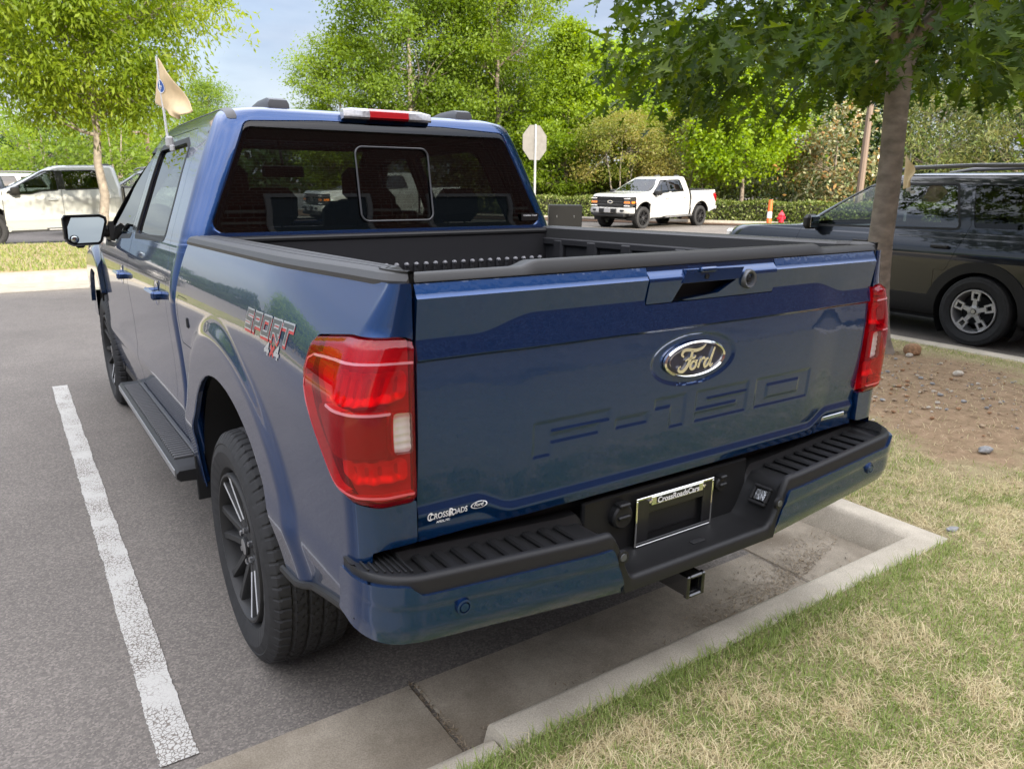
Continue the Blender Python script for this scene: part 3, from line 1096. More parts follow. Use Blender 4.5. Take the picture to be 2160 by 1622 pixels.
def make_tree(name, seed, H, z0, rx, nclump, nleaf, lsize, leafm, bark, r0=.14, shape='round', wid=.45, droop=.0, clump_r=.45, fork=None, stems=1, gap=.25, upbias=.6, seethrough=1.0):
    """z0: height of the lowest leaves. Returns an Empty with trunk and crown"""
    r = np.random.default_rng(seed)
    root = empty(name)
    tb = MB()
    # clump centres inside the crown
    C = []
    while len(C) < nclump:
        u = r.random()
        z = z0 + (H - z0) * u
        if shape == 'round': prof = math.sqrt(max(0, 1 - (2 * u - 1) ** 2)) ** .75
        elif shape == 'cone': prof = (1 - u) ** .75 * (1 if u > .06 else u / .06)
        elif shape == 'vase': prof = .45 + .55 * math.sin(min(1, u * 1.25) * math.pi * .62) if u < .85 else .8 * math.sqrt(max(0, 1 - ((u - .85) / .15) ** 2))
        elif shape == 'dome': prof = math.sqrt(max(0, 1 - u ** 2.2))
        else: prof = 1
        a = r.uniform(0, 2 * math.pi)
        lob = 1 + .22 * math.sin(3 * a + seed) * math.sin(2.2 * u * 3 + seed * 1.7) + .12 * math.sin(7 * a + 3 * u * 6)
        rad = rx * prof * lob * math.sqrt(r.uniform(gap, 1))
        C.append((rad * math.cos(a), rad * math.sin(a), z))
    C = np.array(C)
    # trunk(s)
    tops = []
    fork = fork if fork is not None else z0 + .15 * (H - z0)
    for s in range(stems):
        a = 2 * math.pi * s / max(1, stems) + r.uniform(0, 1)
        sp = 0 if stems == 1 else .32 * rx
        top = np.array([sp * math.cos(a), sp * math.sin(a), H * .82 if stems == 1 else z0 + .55 * (H - z0)])
        bs = np.array([0, 0, -.1]) if stems == 1 else np.array([.10 * math.cos(a), .10 * math.sin(a), -.1])
        n = 9
        pts = [bs + (top - bs) * (k / n) ** 1.0 * np.array([1, 1, 1]) + np.array([r.normal(0, .022 * H / 5), r.normal(0, .022 * H / 5), 0]) * (k > 0) for k in range(n + 1)]
        rr = [r0 * (1.25 if k == 0 else 1) * (1 - .85 * (k / n)) / (1 if stems == 1 else 1.6) for k in range(n + 1)]
        tb.tube(pts, rr, 10)
        tops.append((np.array(pts), np.array(rr)))
    # limbs towards the clumps: a main limb for each sector, then branches
    nl = max(5, nclump // 9)
    seeds = C[r.choice(len(C), nl, replace=False)]
    lab = np.argmin(np.linalg.norm(C[:, None] - seeds[None], axis=2), axis=1)
    for k in range(nl):
        m = C[lab == k]
        if not len(m): continue
        g = m.mean(0) * np.array([.62, .62, 1]) - np.array([0, 0, .1 * (H - z0)])
        P_, R_ = tops[int(np.argmin([np.linalg.norm(p[-1][:2] - g[:2]) for p, q in tops]))]
        zb = max(fork, min(g[2] - .45 * np.linalg.norm(g[:2]), P_[-1][2]))
        b0 = np.array([np.interp(zb, P_[:, 2], P_[:, i]) for i in range(3)])
        rb = np.interp(zb, P_[:, 2], R_) * .62
        mid = (b0 + g) / 2 + np.array([0, 0, .06 * H * r.uniform(-.5, 1)])
        t = np.linspace(0, 1, 7)[:, None]
        pts = (1 - t) ** 2 * b0 + 2 * t * (1 - t) * mid + t ** 2 * g
        tb.tube(pts, np.linspace(rb, max(.010, rb * .35), 7), 6)
        for q in m:
            j = r.integers(2, 7)
            s_ = pts[j]
            md = (s_ + q) / 2 + r.normal(0, .05 * rx, 3)
            tb.tube([s_, md, q], [max(.010, rb * .28), max(.007, rb * .18), .005], 4, caps=False)
    tb.build('trunk', bark, root, sharp=60)
    # leaves: clumps, flattened and hung a little
    k = r.integers(0, len(C), nleaf)
    off = r.normal(0, 1, (nleaf, 3)) * np.array([1, 1, .55]) * clump_r * (.6 + .8 * ((k * 7919) % 101) / 101)[:, None]
    c = C[k] + off
    c[:, 2] -= droop * np.hypot(off[:, 0], off[:, 1])
    c[:, 2] = np.maximum(c[:, 2], .25)
    d = unit(off) * .7 + r.normal(0, .6, (nleaf, 3)); d[:, 2] -= droop * 1.4 + .15
    V, F = leaf_arrays(c, d, lsize, r, wid, upbias=upbias)
    fastmesh('crown', V, F, leafm, root, tint=((k * 2654435761) % 1000) / 1000.0)
    return root

def put(root, loc, rz=0.0, s=(1, 1, 1), label=None, cat='tree', group=None):
    root.location = loc
    root.rotation_euler = (0, 0, rz)
    root.scale = s if isinstance(s, tuple) else (s, s, s)
    if label: tag(root, label, cat, group)
    return root
def again(root, loc, rz, s, label, cat='tree', group=None):
    return put(copy_tree(root), loc, rz, s, label, cat, group)

G_ZELK = leafmat('elm_leaves', [(.095, .155, .010), (.14, .21, .014), (.185, .255, .020), (.24, .29, .04)], .55, clump=.62)
G_MID = leafmat('mid_green_leaves', [(.090, .150, .016), (.125, .195, .024), (.165, .235, .036)], .45, clump=.62)
G_YEL = leafmat('yellow_green_leaves', [(.10, .17, .012), (.16, .24, .018), (.22, .30, .03)], .5, clump=.62)
G_BRT = leafmat('bright_maple_leaves', [(.13, .22, .010), (.20, .30, .014), (.26, .36, .03)], .5, clump=.62)
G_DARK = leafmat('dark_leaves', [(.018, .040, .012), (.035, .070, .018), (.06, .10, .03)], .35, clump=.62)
G_CREPE = leafmat('crepe_leaves', [(.10, .13, .022), (.16, .19, .035), (.27, .23, .07), (.14, .17, .03)], .45, clump=.62)
G_CEDAR = leafmat('cedar_needles', [(.06, .11, .02), (.12, .17, .035), (.20, .19, .06), (.08, .14, .03)], .25, clump=.62)
G_MAGN = leafmat('magnolia_leaves', [(.045, .08, .025), (.10, .15, .045), (.42, .40, .24), (.14, .18, .06), (.34, .18, .06), (.18, .22, .09)], .2, .3, clump=.25)

# near left: the tree on the far island
t = make_tree('shade_tree', 3, 6.8, 2.8, 2.4, 210, 60000, .115, G_ZELK, BARKL, .108, 'vase', wid=.33, droop=.45, clump_r=.31, fork=1.65)
put(t, (.31, 16.6, .13), .4, (1.0, 1.0, 1.0), 'loose feathery tree with drooping leaves and slim trunk before the silver pickup')
# big loose trees beyond the road, centre
t1 = make_tree('woodland_tree', 11, 15.0, 2.8, 5.0, 190, 52000, .185, G_MID, BARKL, .26, 'round', wid=.62, clump_r=.62, gap=.12, upbias=1.1)
put(t1, (18.1, 38.3, 0), 0, (.92, .92, .92), 'tall open tree with pale limbs rising above the middle of the cab roof')
t2 = make_tree('woodland_tree', 12, 15.5, 2.0, 4.8, 200, 56000, .185, leafmat('fresh_leaves', [(.12, .19, .018), (.16, .235, .026), (.20, .28, .04)], .5, clump=.62), BARK, .24, 'round', wid=.62, clump_r=.62, gap=.12, upbias=1.1)
put(t2, (22.6, 36.5, 0), 1.0, (.88, .88, .98), 'tall bushy fresh green tree behind the bronze lamp post')
again(t1, (22.2, 41.0, 0), 2.1, (.85, .85, 1.05), 'tallest hazy green tree standing behind the pair over the cab roof')
again(t2, (14.9, 40.4, 0), 2.6, (.62, .62, .58), 'lower spreading tree at the left end of the woodland, its outer twigs against the sky')
t3 = make_tree('conifer_like_tree', 13, 9.2, 1.1, 2.5, 130, 34000, .15, G_YEL, BARK, .13, 'cone', wid=.55, clump_r=.40, gap=.2, fork=1.3)
put(t3, (23.3, 30.9, 0), 0, (1, 1, 1), 'pointed yellow green tree just right of the stop sign')
t4 = make_tree('crepe_myrtle', 14, 4.9, 1.9, 2.4, 80, 18000, .12, G_CREPE, BARKL, .10, 'dome', wid=.4, clump_r=.42, stems=4, fork=1.4, gap=.3)
put(t4, (23.9, 27.4, 0), 0, (1.05, 1.05, .98), 'flat topped tree with bronze tinted leaves and several pale stems behind the white pickup cab')
again(t4, (26.9, 26.2, 0), 1.3, (1.0, 1.0, .97), 'second bronze tinted tree with pale stems, behind the white pickup bed')
t5 = make_tree('maple_tree', 15, 5.9, 2.0, 2.3, 90, 20000, .145, G_BRT, BARK, .13, 'dome', wid=.75, clump_r=.45, fork=1.9, gap=.25)
put(t5, (27.2, 22.7, 0), 0, (1, 1, 1), 'bright lime green maple behind the hedge, between the white pickup and the oak')
again(t5, (26.0, 30.5, 0), 2.0, (1.2, 1.2, 1.35), 'yellow green maple farther back, above the white pickup')
t6 = make_tree('magnolia_tree', 16, 5.0, .4, 1.75, 70, 7000, .20, G_MAGN, BARK, .1, 'round', wid=.45, clump_r=.40, gap=.3)
put(t6, (30.0, 19.9, 0), 0, (1, 1, 1), 'magnolia with pale shining leaves and rusty undersides beside the brown pole')
t7 = make_tree('cedar_tree', 17, 5.9, .3, 2.5, 110, 13000, .20, G_CEDAR, BARK, .14, 'dome', wid=.16, clump_r=.50, gap=.4, droop=.25)
put(t7, (33.0, 17.0, 0), 0, (1, 1, 1), 'brownish green cedar right of the oak trunk')
again(t7, (33.8, 13.6, 0), 2.2, (1.1, 1.1, 1.08), 'brownish green cedar farthest right, above the black SUV roof')
again(t7, (36.5, 10.0, 0), 3.9, (1.1, 1.1, 1.0), 'dark brownish cedar at the right edge of the photo')
# taller wood behind
t8 = make_tree('woodland_tree', 18, 13, 1.0, 4.0, 150, 34000, .20, G_MID, BARK, .2, 'round', wid=.6, clump_r=.85, gap=.15)
put(t8, (31.0, 37.0, 0), 0, (.95, .95, .74), 'mid green tree rising behind the pointed yellow green tree')
again(t8, (35.2, 32.5, 0), 1.2, (1, 1, .80), 'mid green woodland tree behind the bronze tinted trees')
again(t8, (39.5, 28.0, 0), 2.7, (1.0, 1.0, 1.05), 'woodland tree half hidden by the left side of the oak crown')
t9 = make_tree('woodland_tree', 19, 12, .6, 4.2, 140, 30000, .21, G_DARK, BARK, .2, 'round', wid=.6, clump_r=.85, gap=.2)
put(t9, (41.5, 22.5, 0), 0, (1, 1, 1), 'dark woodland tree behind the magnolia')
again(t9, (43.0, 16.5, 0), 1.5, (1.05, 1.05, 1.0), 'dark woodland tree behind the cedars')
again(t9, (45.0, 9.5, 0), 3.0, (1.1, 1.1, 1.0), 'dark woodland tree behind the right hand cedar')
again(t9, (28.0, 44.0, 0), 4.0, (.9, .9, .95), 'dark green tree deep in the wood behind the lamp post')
again(t8, (13.5, 66.0, 0), .7, (.62, .62, .68), 'small distant rounded tree behind the tan flag on the cab')
# distant rows on the left
ta = make_tree('lot_tree', 23, 6.4, 2.0, 2.3, 60, 3500, .22, G_MID, BARKL, .13, 'round', wid=.5, clump_r=.5, stems=3, fork=1.4)
put(ta, (3.3, 40.5, 0), 0, (1, 1, 1), 'multi stemmed tree right behind the slim trunk of the feathery tree', 'tree')
tb_ = make_tree('lot_tree', 24, 6.2, 1.8, 2.4, 60, 3500, .22, G_YEL, BARKL, .13, 'round', wid=.5, clump_r=.5, stems=3, fork=1.3)
LBL = ['yellow green car park tree at the far left edge', 'darker car park tree between the two left lamp posts', 'small bushy tree beyond the silver pickup windscreen', 'yellowish tree behind the cab of the silver pickup', 'distant car park tree glimpsed left of the blue cab', 'far car park tree low over the dark SUV roof']
for i, (x, y, s, src) in enumerate(((-2.6, 52, .95, tb_), (1.0, 47, .92, ta), (-.6, 58, .9, tb_), (5.2, 55, .9, tb_), (7.6, 56, .95, ta), (9.2, 62, .85, tb_))):
    if i == 0: put(tb_, (x, y, 0), .3, s, LBL[0], 'tree', 'distant car park trees')
    else: again(src, (x, y, 0), i * 1.3, (s, s, s * .95), LBL[i], 'tree', 'distant car park trees')
# trees to the left of the frame, mirrored in the truck's glass and flank
again(t5, (-24, 50, 0), 1.0, (1.6, 1.6, 1.35), 'round tree left of the frame, mirrored in the side windows', 'tree', 'trees mirrored in the truck')
again(t8, (-46, 62, 0), .5, (1, 1, .55), 'large tree left of the frame, mirrored in the truck door', 'tree', 'trees mirrored in the truck')
again(t8, (-50, 28, 0), 2.5, (1.2, 1.2, .5), 'tree left of the frame, mirrored in the bed side', 'tree', 'trees mirrored in the truck')
again(t9, (-55, 42, 0), 1.5, (1.3, 1.3, .5), 'dark tree left of the frame, mirrored in the bed side', 'tree', 'trees mirrored in the truck')
again(t8, (-48, 8, 0), 4.0, (1.3, 1.3, .45), 'low tree left of the frame, mirrored in the tail of the truck', 'tree', 'trees mirrored in the truck')

# undergrowth at the edge of the wood: one mass nobody could count
r = np.random.default_rng(77)
n = 30000
line = np.array([(17.5, 38), (22.5, 34.0), (26.5, 29.5), (30.5, 23.5), (34.5, 18.5), (37, 12), (39, 4)], float)
tt = r.uniform(0, len(line) - 1.001, n); i = tt.astype(int); f = (tt - i)[:, None]
c = line[i] * (1 - f) + line[i + 1] * f
hump = 1.7 + 1.0 * np.sin(tt * 7) * np.sin(tt * 3.1) + .5 * np.sin(tt * 17)
c3 = np.stack([c[:, 0] + r.normal(0, .9, n), c[:, 1] + r.normal(0, .9, n), .1 + np.maximum(.5, hump) * r.random(n) ** .8], 1)
V, F = leaf_arrays(c3, r.normal(0, 1, (n, 3)), .20, r, .5)
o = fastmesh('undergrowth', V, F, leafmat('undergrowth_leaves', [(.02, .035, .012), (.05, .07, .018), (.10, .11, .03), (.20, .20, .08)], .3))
tag(o, kind='stuff')
# far tree line closing the horizon
n = 16000
az = r.uniform(R(-35), R(75), n)
dist = r.uniform(95, 120, n)
hh = 5.0 + 2.2 * np.sin(az * 9) + 1.5 * np.sin(az * 23 + 1) + .8 * np.sin(az * 61)
c3 = np.stack([dist * np.sin(az), dist * np.cos(az), hh * r.random(n)], 1)
V, F = leaf_arrays(c3, r.normal(0, 1, (n, 3)), 1.3, r, .7)
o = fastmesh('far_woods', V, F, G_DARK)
tag(o, kind='stuff')

# clipped hedge
def hedge(p0, p1, h, wd, n, seed, label):
    r = np.random.default_rng(seed)
    p0, p1 = np.array(p0), np.array(p1)
    ln = np.linalg.norm(p1 - p0); d = (p1 - p0) / ln; s = np.array([-d[1], d[0]])
    u = r.uniform(0, ln, n); face = r.random(n)
    v = np.where(face < .62, np.sign(r.normal(0, 1, n)) * wd / 2, r.uniform(-wd / 2, wd / 2, n)) + r.normal(0, .05, n)
    z = np.where(face < .62, h * r.random(n), h + r.normal(0, .04, n))
    z += .05 * np.sin(u * 3) * (z > h * .7)
    c = p0 + u[:, None] * d + v[:, None] * s
    rt = empty('hedge', (0, 0, 0))
    V, F = leaf_arrays(np.stack([c[:, 0], c[:, 1], np.maximum(z, .04)], 1), r.normal(0, 1, (n, 3)), .10, r, .55)
    fastmesh('leaves', V, F, leafmat('hedge_leaves', [(.045, .075, .012), (.09, .13, .02), (.15, .19, .035), (.30, .32, .14)], .3), rt)
    mb = MB()
    a = math.atan2(d[1], d[0])
    mb.box(((p0 + p1)[0] / 2, (p0 + p1)[1] / 2, h * .46), (ln, wd * .72, h * .86), bev=.08, rot=[[math.cos(a), -math.sin(a), 0], [math.sin(a), math.cos(a), 0], [0, 0, 1]])
    mb.build('twigs', mat('hedge_twigs', (.03, .032, .014), rough=.95), rt, smooth=False)
    tag(rt, label, 'hedge')
hedge((24.9, 22.9), (31.5, 12.6), .88, .9, 15000, 5, 'clipped green hedge running behind the dark car bonnet')
hedge((19.3, 31.2), (24.3, 23.8), .95, .9, 10000, 6, 'clipped hedge left of the white pickup, above the black cabinet')
# mulch strip and kerb in front of the hedge
def strip(name, pts, wd, z, m):
    G = []
    P_ = np.array(pts, float)
    for i in range(len(P_)):
        t_ = P_[min(i + 1, len(P_) - 1)] - P_[max(i - 1, 0)]; t_ /= np.linalg.norm(t_)
        nn = np.array([-t_[1], t_[0]])
        G.append([(P_[i][0] + nn[0] * o, P_[i][1] + nn[1] * o, z) for o in (-wd / 2, wd / 2)])
    o_ = MB().grid(np.array(G)).build(name, m, smooth=False)
    o_['kind'] = 'structure'
strip('planting_bed', [(18.4, 32), (24.5, 23.2), (32.0, 11.8)], 3.2, .06, MULCH)
kerb('kerb', [(17.2, 31.2), (23.2, 22.2), (30.8, 10.8)], [(0, 0), (.02, .12), (.04, .14), (.17, .14), (.19, .06)], CONC2)
strip('wood_floor', [(16, 44), (27, 33), (36, 21), (42, 5)], 22, .03, MULCH)

# ------------------------------------------------------------------ the oak over the bare ground
def oak():
    r = np.random.default_rng(42)
    root = empty('oak_tree', (0, 0, 0))
    tb = MB()
    z = np.array([.08, .16, .26, .45, .8, 1.2, 1.6, 2.0, 2.4, 2.65, 2.85])
    rad = np.array([.19, .15, .130, .118, .108, .100, .096, .094, .096, .112, .10])
    cx = np.interp(z, [.13, .35, .61, 1.12, 1.77, 2.22, 2.85], [5.08, 5.02, 4.965, 4.882, 4.858, 4.862, 4.86])
    cy = 2.52 + .015 * np.sin(z * 3)
    n = 20
    G = []
    zz = np.linspace(.06, 2.85, 60)
    for q in zz:
        rr = np.interp(q, z, rad)
        th = np.linspace(0, 2 * math.pi, n + 1)
        k = 1 + .03 * np.sin(3 * th + q * 2) + .02 * np.sin(7 * th + q * 5) + (.12 * max(0, 1 - q / .3)) * np.sin(5 * th) + .012 * np.sin(q * 60)
        k[-1] = k[0]
        G.append(np.stack([np.interp(q, z, cx) + rr * k * np.cos(th), np.interp(q, z, cy) + rr * k * np.sin(th), np.full(n + 1, q)], 1))
    tb.grid(np.array(G))
    top = np.array([np.interp(2.72, z, cx), 2.52, 2.70])
    C = []
    ends = []
    limbs = [(-.3, .1, 1.6, .075), (.75, -.25, .95, .065), (-.9, -.2, .35, .05), (.2, .8, .9, .06), (-.2, -.9, .7, .05), (.05, .05, 2.4, .075), (.9, .5, .6, .05), (-.75, .6, .7, .05), (.5, -.85, .5, .045), (-.55, -.75, 1.2, .05)]
    for (dx, dy, dz, rb) in limbs:
        d = np.array([dx, dy, dz]); d /= np.linalg.norm(d)
        ln = r.uniform(1.5, 2.0)
        g = top + d * ln
        md = top + d * ln * .5 + np.array([0, 0, .12]) + r.normal(0, .06, 3)
        t = np.linspace(0, 1, 9)[:, None]
        pts = (1 - t) ** 2 * top + 2 * t * (1 - t) * md + t ** 2 * g
        tb.tube(pts, np.linspace(rb, rb * .35, 9), 8)
        for k in range(14):
            j = r.integers(3, 9)
            dd = d + r.normal(0, .65, 3); dd /= np.linalg.norm(dd)
            dd[2] = dd[2] * .6 - .05
            e = pts[j] + dd * r.uniform(.6, 1.35)
            tb.tube([pts[j], (pts[j] + e) / 2 + np.array([0, 0, .06]), e], [rb * .25, rb * .16, .005], 5, caps=False)
            ends.append((pts[j], e))
    tb.build('trunk', OAKB, root, sharp=60)
    # leaf clusters at the twig ends and along a skirt of hanging branches
    cl = []
    for a, e in ends:
        for f in (.45, .65, .82, 1.0):
            cl.append((a * (1 - f) + e * f, unit(e - a)))
    for k in range(400):
        a = r.uniform(0, 2 * math.pi); u = r.random() ** .5
        rr = 2.55 * u
        zb = 2.32 + .12 * math.sin(3 * a) + .22 * r.random() + .30 * (1 - u) + .25 * r.random() ** 2
        if math.hypot(rr * math.cos(a), rr * math.sin(a)) < .4: continue
        cl.append((np.array([4.72 + rr * math.cos(a), 2.12 + rr * math.sin(a), zb]), np.array([math.cos(a), math.sin(a), -.3])))
    for k in range(430):
        a = r.uniform(0, 2 * math.pi); u = r.uniform(-.1, 1)
        rr = 2.7 * math.sqrt(max(0, 1 - max(0, u) ** 2)) * r.uniform(.75, 1.05)
        cl.append((np.array([4.8 + rr * math.cos(a), 2.2 + rr * math.sin(a), 2.85 + 3.0 * u]), np.array([math.cos(a), math.sin(a), .1])))
    c, d = [], []
    for p, dr in cl:
        m = 9
        o = r.normal(0, .13, (m, 3)) * np.array([1, 1, .7])
        c.append(p + o)
        dd = dr * .55 + r.normal(0, .55, (m, 3)); dd[:, 2] -= .45
        d.append(dd)
    c = np.concatenate(c); d = unit(np.concatenate(d))
    n = len(c)
    half = np.array([(.0, .0), (.10, .018), (.20, .045), (.25, .10), (.33, .26), (.36, .20), (.40, .085), (.46, .075), (.50, .20), (.63, .40), (.635, .30), (.66, .16), (.70, .075), (.76, .085), (.84, .26), (.85, .16), (.88, .06), (1.0, .0)])
    up = unit(np.stack([r.normal(0, .45, n), r.normal(0, .45, n), np.ones(n)], 1))
    s = unit(np.cross(d, up)); nn = np.cross(s, d)
    L_ = (.165 * r.uniform(.7, 1.25, n))[:, None, None]
    K = len(half)
    fold = r.uniform(.05, .45, n)[:, None, None]
    curl = r.uniform(-.25, .1, n)[:, None, None]
    def side(sg):
        x = half[:, 0][None, :, None]; y = half[:, 1][None, :, None]
        return c[:, None, :] + L_ * (d[:, None, :] * x + sg * s[:, None, :] * y * (1 - .3 * fold) + nn[:, None, :] * (y * fold + curl * x * x))
    A = side(1); B = side(-1)
    V = np.concatenate([A, B[:, 1:-1]], 1)          # share the midrib ends
    M_ = V.shape[1]
    I = (np.arange(n) * M_)[:, None]
    fa = np.arange(K)
    fb = np.concatenate([[0], K + np.arange(K - 2), [K - 1]])[::-1]
    F = np.concatenate([I + fa, I + fb])
    fastmesh('crown', V.reshape(-1, 3), F, leafmat('oak_leaves', [(.024, .052, .006), (.040, .076, .009), (.064, .108, .012), (.115, .165, .016)], .45, .5), root)
    tag(root, 'young oak with lobed dark leaves and grey ringed trunk on the bare ground', 'tree')
oak()
# ------------------------------------------------------------------ vehicle materials
BLUE = paint('blue_paint', (0.0014, 0.034, 0.130), metal=0.72, rough=0.27, coat_ior=1.48)
BLACKP = mat('black_plastic', (0.012, 0.012, 0.0125), rough=0.5, spec=0.34, bump=(900, .25, .0006))
RAILP = mat('rail_plastic', (0.034, 0.0335, 0.033), rough=0.5, spec=0.45, bump=(900, .25, .0006))
LINER = mat('bed_liner', (0.016, 0.016, 0.018), rough=0.6, spec=0.4, bump=(500, .4, .001))
DARK = mat('dark_gap', (0.006, 0.006, 0.007), rough=0.8)
CHROME = mat('chrome', (0.85, 0.83, 0.78), rough=0.06, metal=1.0)
SATIN = mat('satin_metal', (0.45, 0.46, 0.48), rough=0.28, metal=1.0)
RIMD = mat('dark_rim', (0.014, 0.014, 0.015), rough=0.45, spec=.3)
RIMG = mat('grey_rim', (0.025, 0.025, 0.0255), rough=0.5, spec=.25)
MACH = mat('machined_face', (0.62, 0.63, 0.65), rough=0.38, metal=0.35)
RUBBER = mat('tyre_rubber', (0.020, 0.020, 0.021), rough=0.72, spec=0.35, noise=(30, .25), bump=(260, .2, .001))
GLASS_T = glassmat('tinted_glass', (0.17, 0.175, 0.17), ior=1.5, refl=1.0)
GLASS_S = glassmat('side_glass', (0.22, 0.26, 0.25), ior=1.6, refl=2.4)
GLASS_W = glassmat('windscreen_glass', (0.62, 0.70, 0.68), ior=1.5)
MIRROR = mat('mirror_glass', (0.42, 0.47, 0.49), rough=0.01, metal=1.0)
CLEAR = glassmat('clear_lens', (0.92, 0.92, 0.92), ior=1.5)
SEAT = mat('seat_fabric', (0.008, 0.0075, 0.0075), rough=0.9)
TRIMIN = mat('cabin_trim', (0.015, 0.0145, 0.014), rough=0.8)
OVAL = mat('emblem_blue', (0.004, 0.007, 0.035), rough=0.3, coat=.4)
WHITE_T = mat('white_lettering', (0.75, 0.75, 0.75), rough=0.5)
RED_T = mat('red_lettering', (0.55, 0.03, 0.025), rough=0.4)
GREY_T = mat('grey_lettering', (0.10, 0.105, 0.115), rough=0.35, metal=.4)
REFLECTOR = mat('lamp_reflector', (0.78, 0.76, 0.74), rough=0.28, metal=.3)
LAMPGREY = mat('lamp_housing', (0.50, 0.47, 0.46), rough=0.35)
LIGHTBAR = mat('light_guide', (0.95, 0.93, 0.92), rough=0.25)
AMBER = mat('amber_lens', (0.75, 0.20, 0.02), rough=0.2, coat=1)

def redlens(name, tint, gl=1.0):
    m = bpy.data.materials.new(name)
    m.use_nodes = True
    t = m.node_tree
    t.nodes.clear()
    o = t.nodes.new('ShaderNodeOutputMaterial')
    tr = t.nodes.new('ShaderNodeBsdfTransparent'); tr.inputs[0].default_value = lin(tint)
    df = t.nodes.new('ShaderNodeBsdfDiffuse'); df.inputs[0].default_value = (.60, .004, .022, 1)
    m1 = t.nodes.new('ShaderNodeMixShader'); m1.inputs[0].default_value = 0.17
    gl_ = t.nodes.new('ShaderNodeBsdfGlossy'); gl_.inputs['Roughness'].default_value = 0.015
    m2 = t.nodes.new('ShaderNodeMixShader')
    t.links.new(tr.outputs[0], m1.inputs[1]); t.links.new(df.outputs[0], m1.inputs[2])
    t.links.new(schlick(t, .042), m2.inputs[0])
    t.links.new(m1.outputs[0], m2.inputs[1]); t.links.new(gl_.outputs[0], m2.inputs[2])
    t.links.new(m2.outputs[0], o.inputs[0])
    return m
REDLENS = redlens('red_lens', (0.84, 0.006, 0.030))
# ------------------------------------------------------------------ pickup truck (bumper at Y=0, facing +Y)
def ip(x, tab, k=1):
    t = np.asarray(tab, float)
    return np.interp(x, t[:, 0], t[:, k])

BEDW = [(.40, .93), (.46, .943), (.55, .955), (.64, .966), (.70, .978), (.735, .987), (.765, .983), (.80, .977), (.90, .978),
        (1.0, .982), (1.10, .988), (1.16, .992), (1.20, .991), (1.24, .985), (1.28, .976), (1.32, .964), (1.36, .950), (1.40, .934), (1.43, .920)]
def smooth_tab(tab, s=.02):
    x = np.linspace(tab[0][0], tab[-1][0], 400)
    y = ip(x, tab)
    k = np.exp(-.5 * (np.arange(-40, 41) * (x[1] - x[0]) / s) ** 2); k /= k.sum()
    yp = np.concatenate([np.full(40, y[0]) - (y[1] - y[0]) * np.arange(40, 0, -1), y, np.full(40, y[-1]) + (y[-1] - y[-2]) * np.arange(1, 41)])
    return np.stack([x, np.convolve(yp, k, 'valid')], 1)
BEDWS = smooth_tab(BEDW)
AY, AZ, AR = 1.255, .448, .585          # rear arch
FY, FZ, FR = 4.905, .545, .565          # front arch (body frame)
def flare(y, z, cy=AY, cz=AZ):
    r = np.hypot(y - cy, (z - cz))
    return .022 * sstep((.778 - r) / .08)
def bedw(y, z):
    taper = .045 * sstep((.85 - y) / .75) * sstep((z - 1.08) / .34)
    return ip(z, BEDWS) - taper + flare(y, z)
def bed_pt(s, z, o=0.0):
    yr, s1, sB, sA = .14, .215, .10, .028
    s = np.asarray(s, float); z = np.asarray(z, float)
    wt = bedw(yr + .07, z)
    r = np.clip(wt - .848, .012, .075)
    ys = yr + r + (s - s1) * (1.93 - (yr + r)) / (1.93 - s1)
    wc = bedw(ys, z)
    x = -wc - o; y = ys * 1.0
    t = np.clip((s - sB) / (s1 - sB), 0, 1) * math.pi / 2
    c = s < s1
    x = np.where(c, -(wt - r) - (r + o) * np.sin(t), x)
    y = np.where(c, yr + r - (r + o) * np.cos(t), y)
    t2 = (s - sA) / (sB - sA)
    c = s < sB
    x = np.where(c, -.838 * (1 - t2) - (wt - r) * t2, x)
    y = np.where(c, yr - o, y)
    return np.stack([x, y, z], -1)

LAMP = [(.028, 1.312), (.12, 1.320), (.24, 1.318), (.405, 1.296), (.408, 1.22), (.37, 1.15), (.30, 1.075), (.235, 1.005), (.175, .967), (.12, .955), (.028, .952)]
FUEL = [(1.70, 1.05), (1.90, 1.05), (1.90, 1.235), (1.70, 1.235)]
def bed_bottom(s):
    return ip(s, [(-.1, .85), (.12, .852), (.145, .845), (.15, .706), (.324, .664), (.60, .588), (.74, .575), (1.3, .46), (2, .46)])

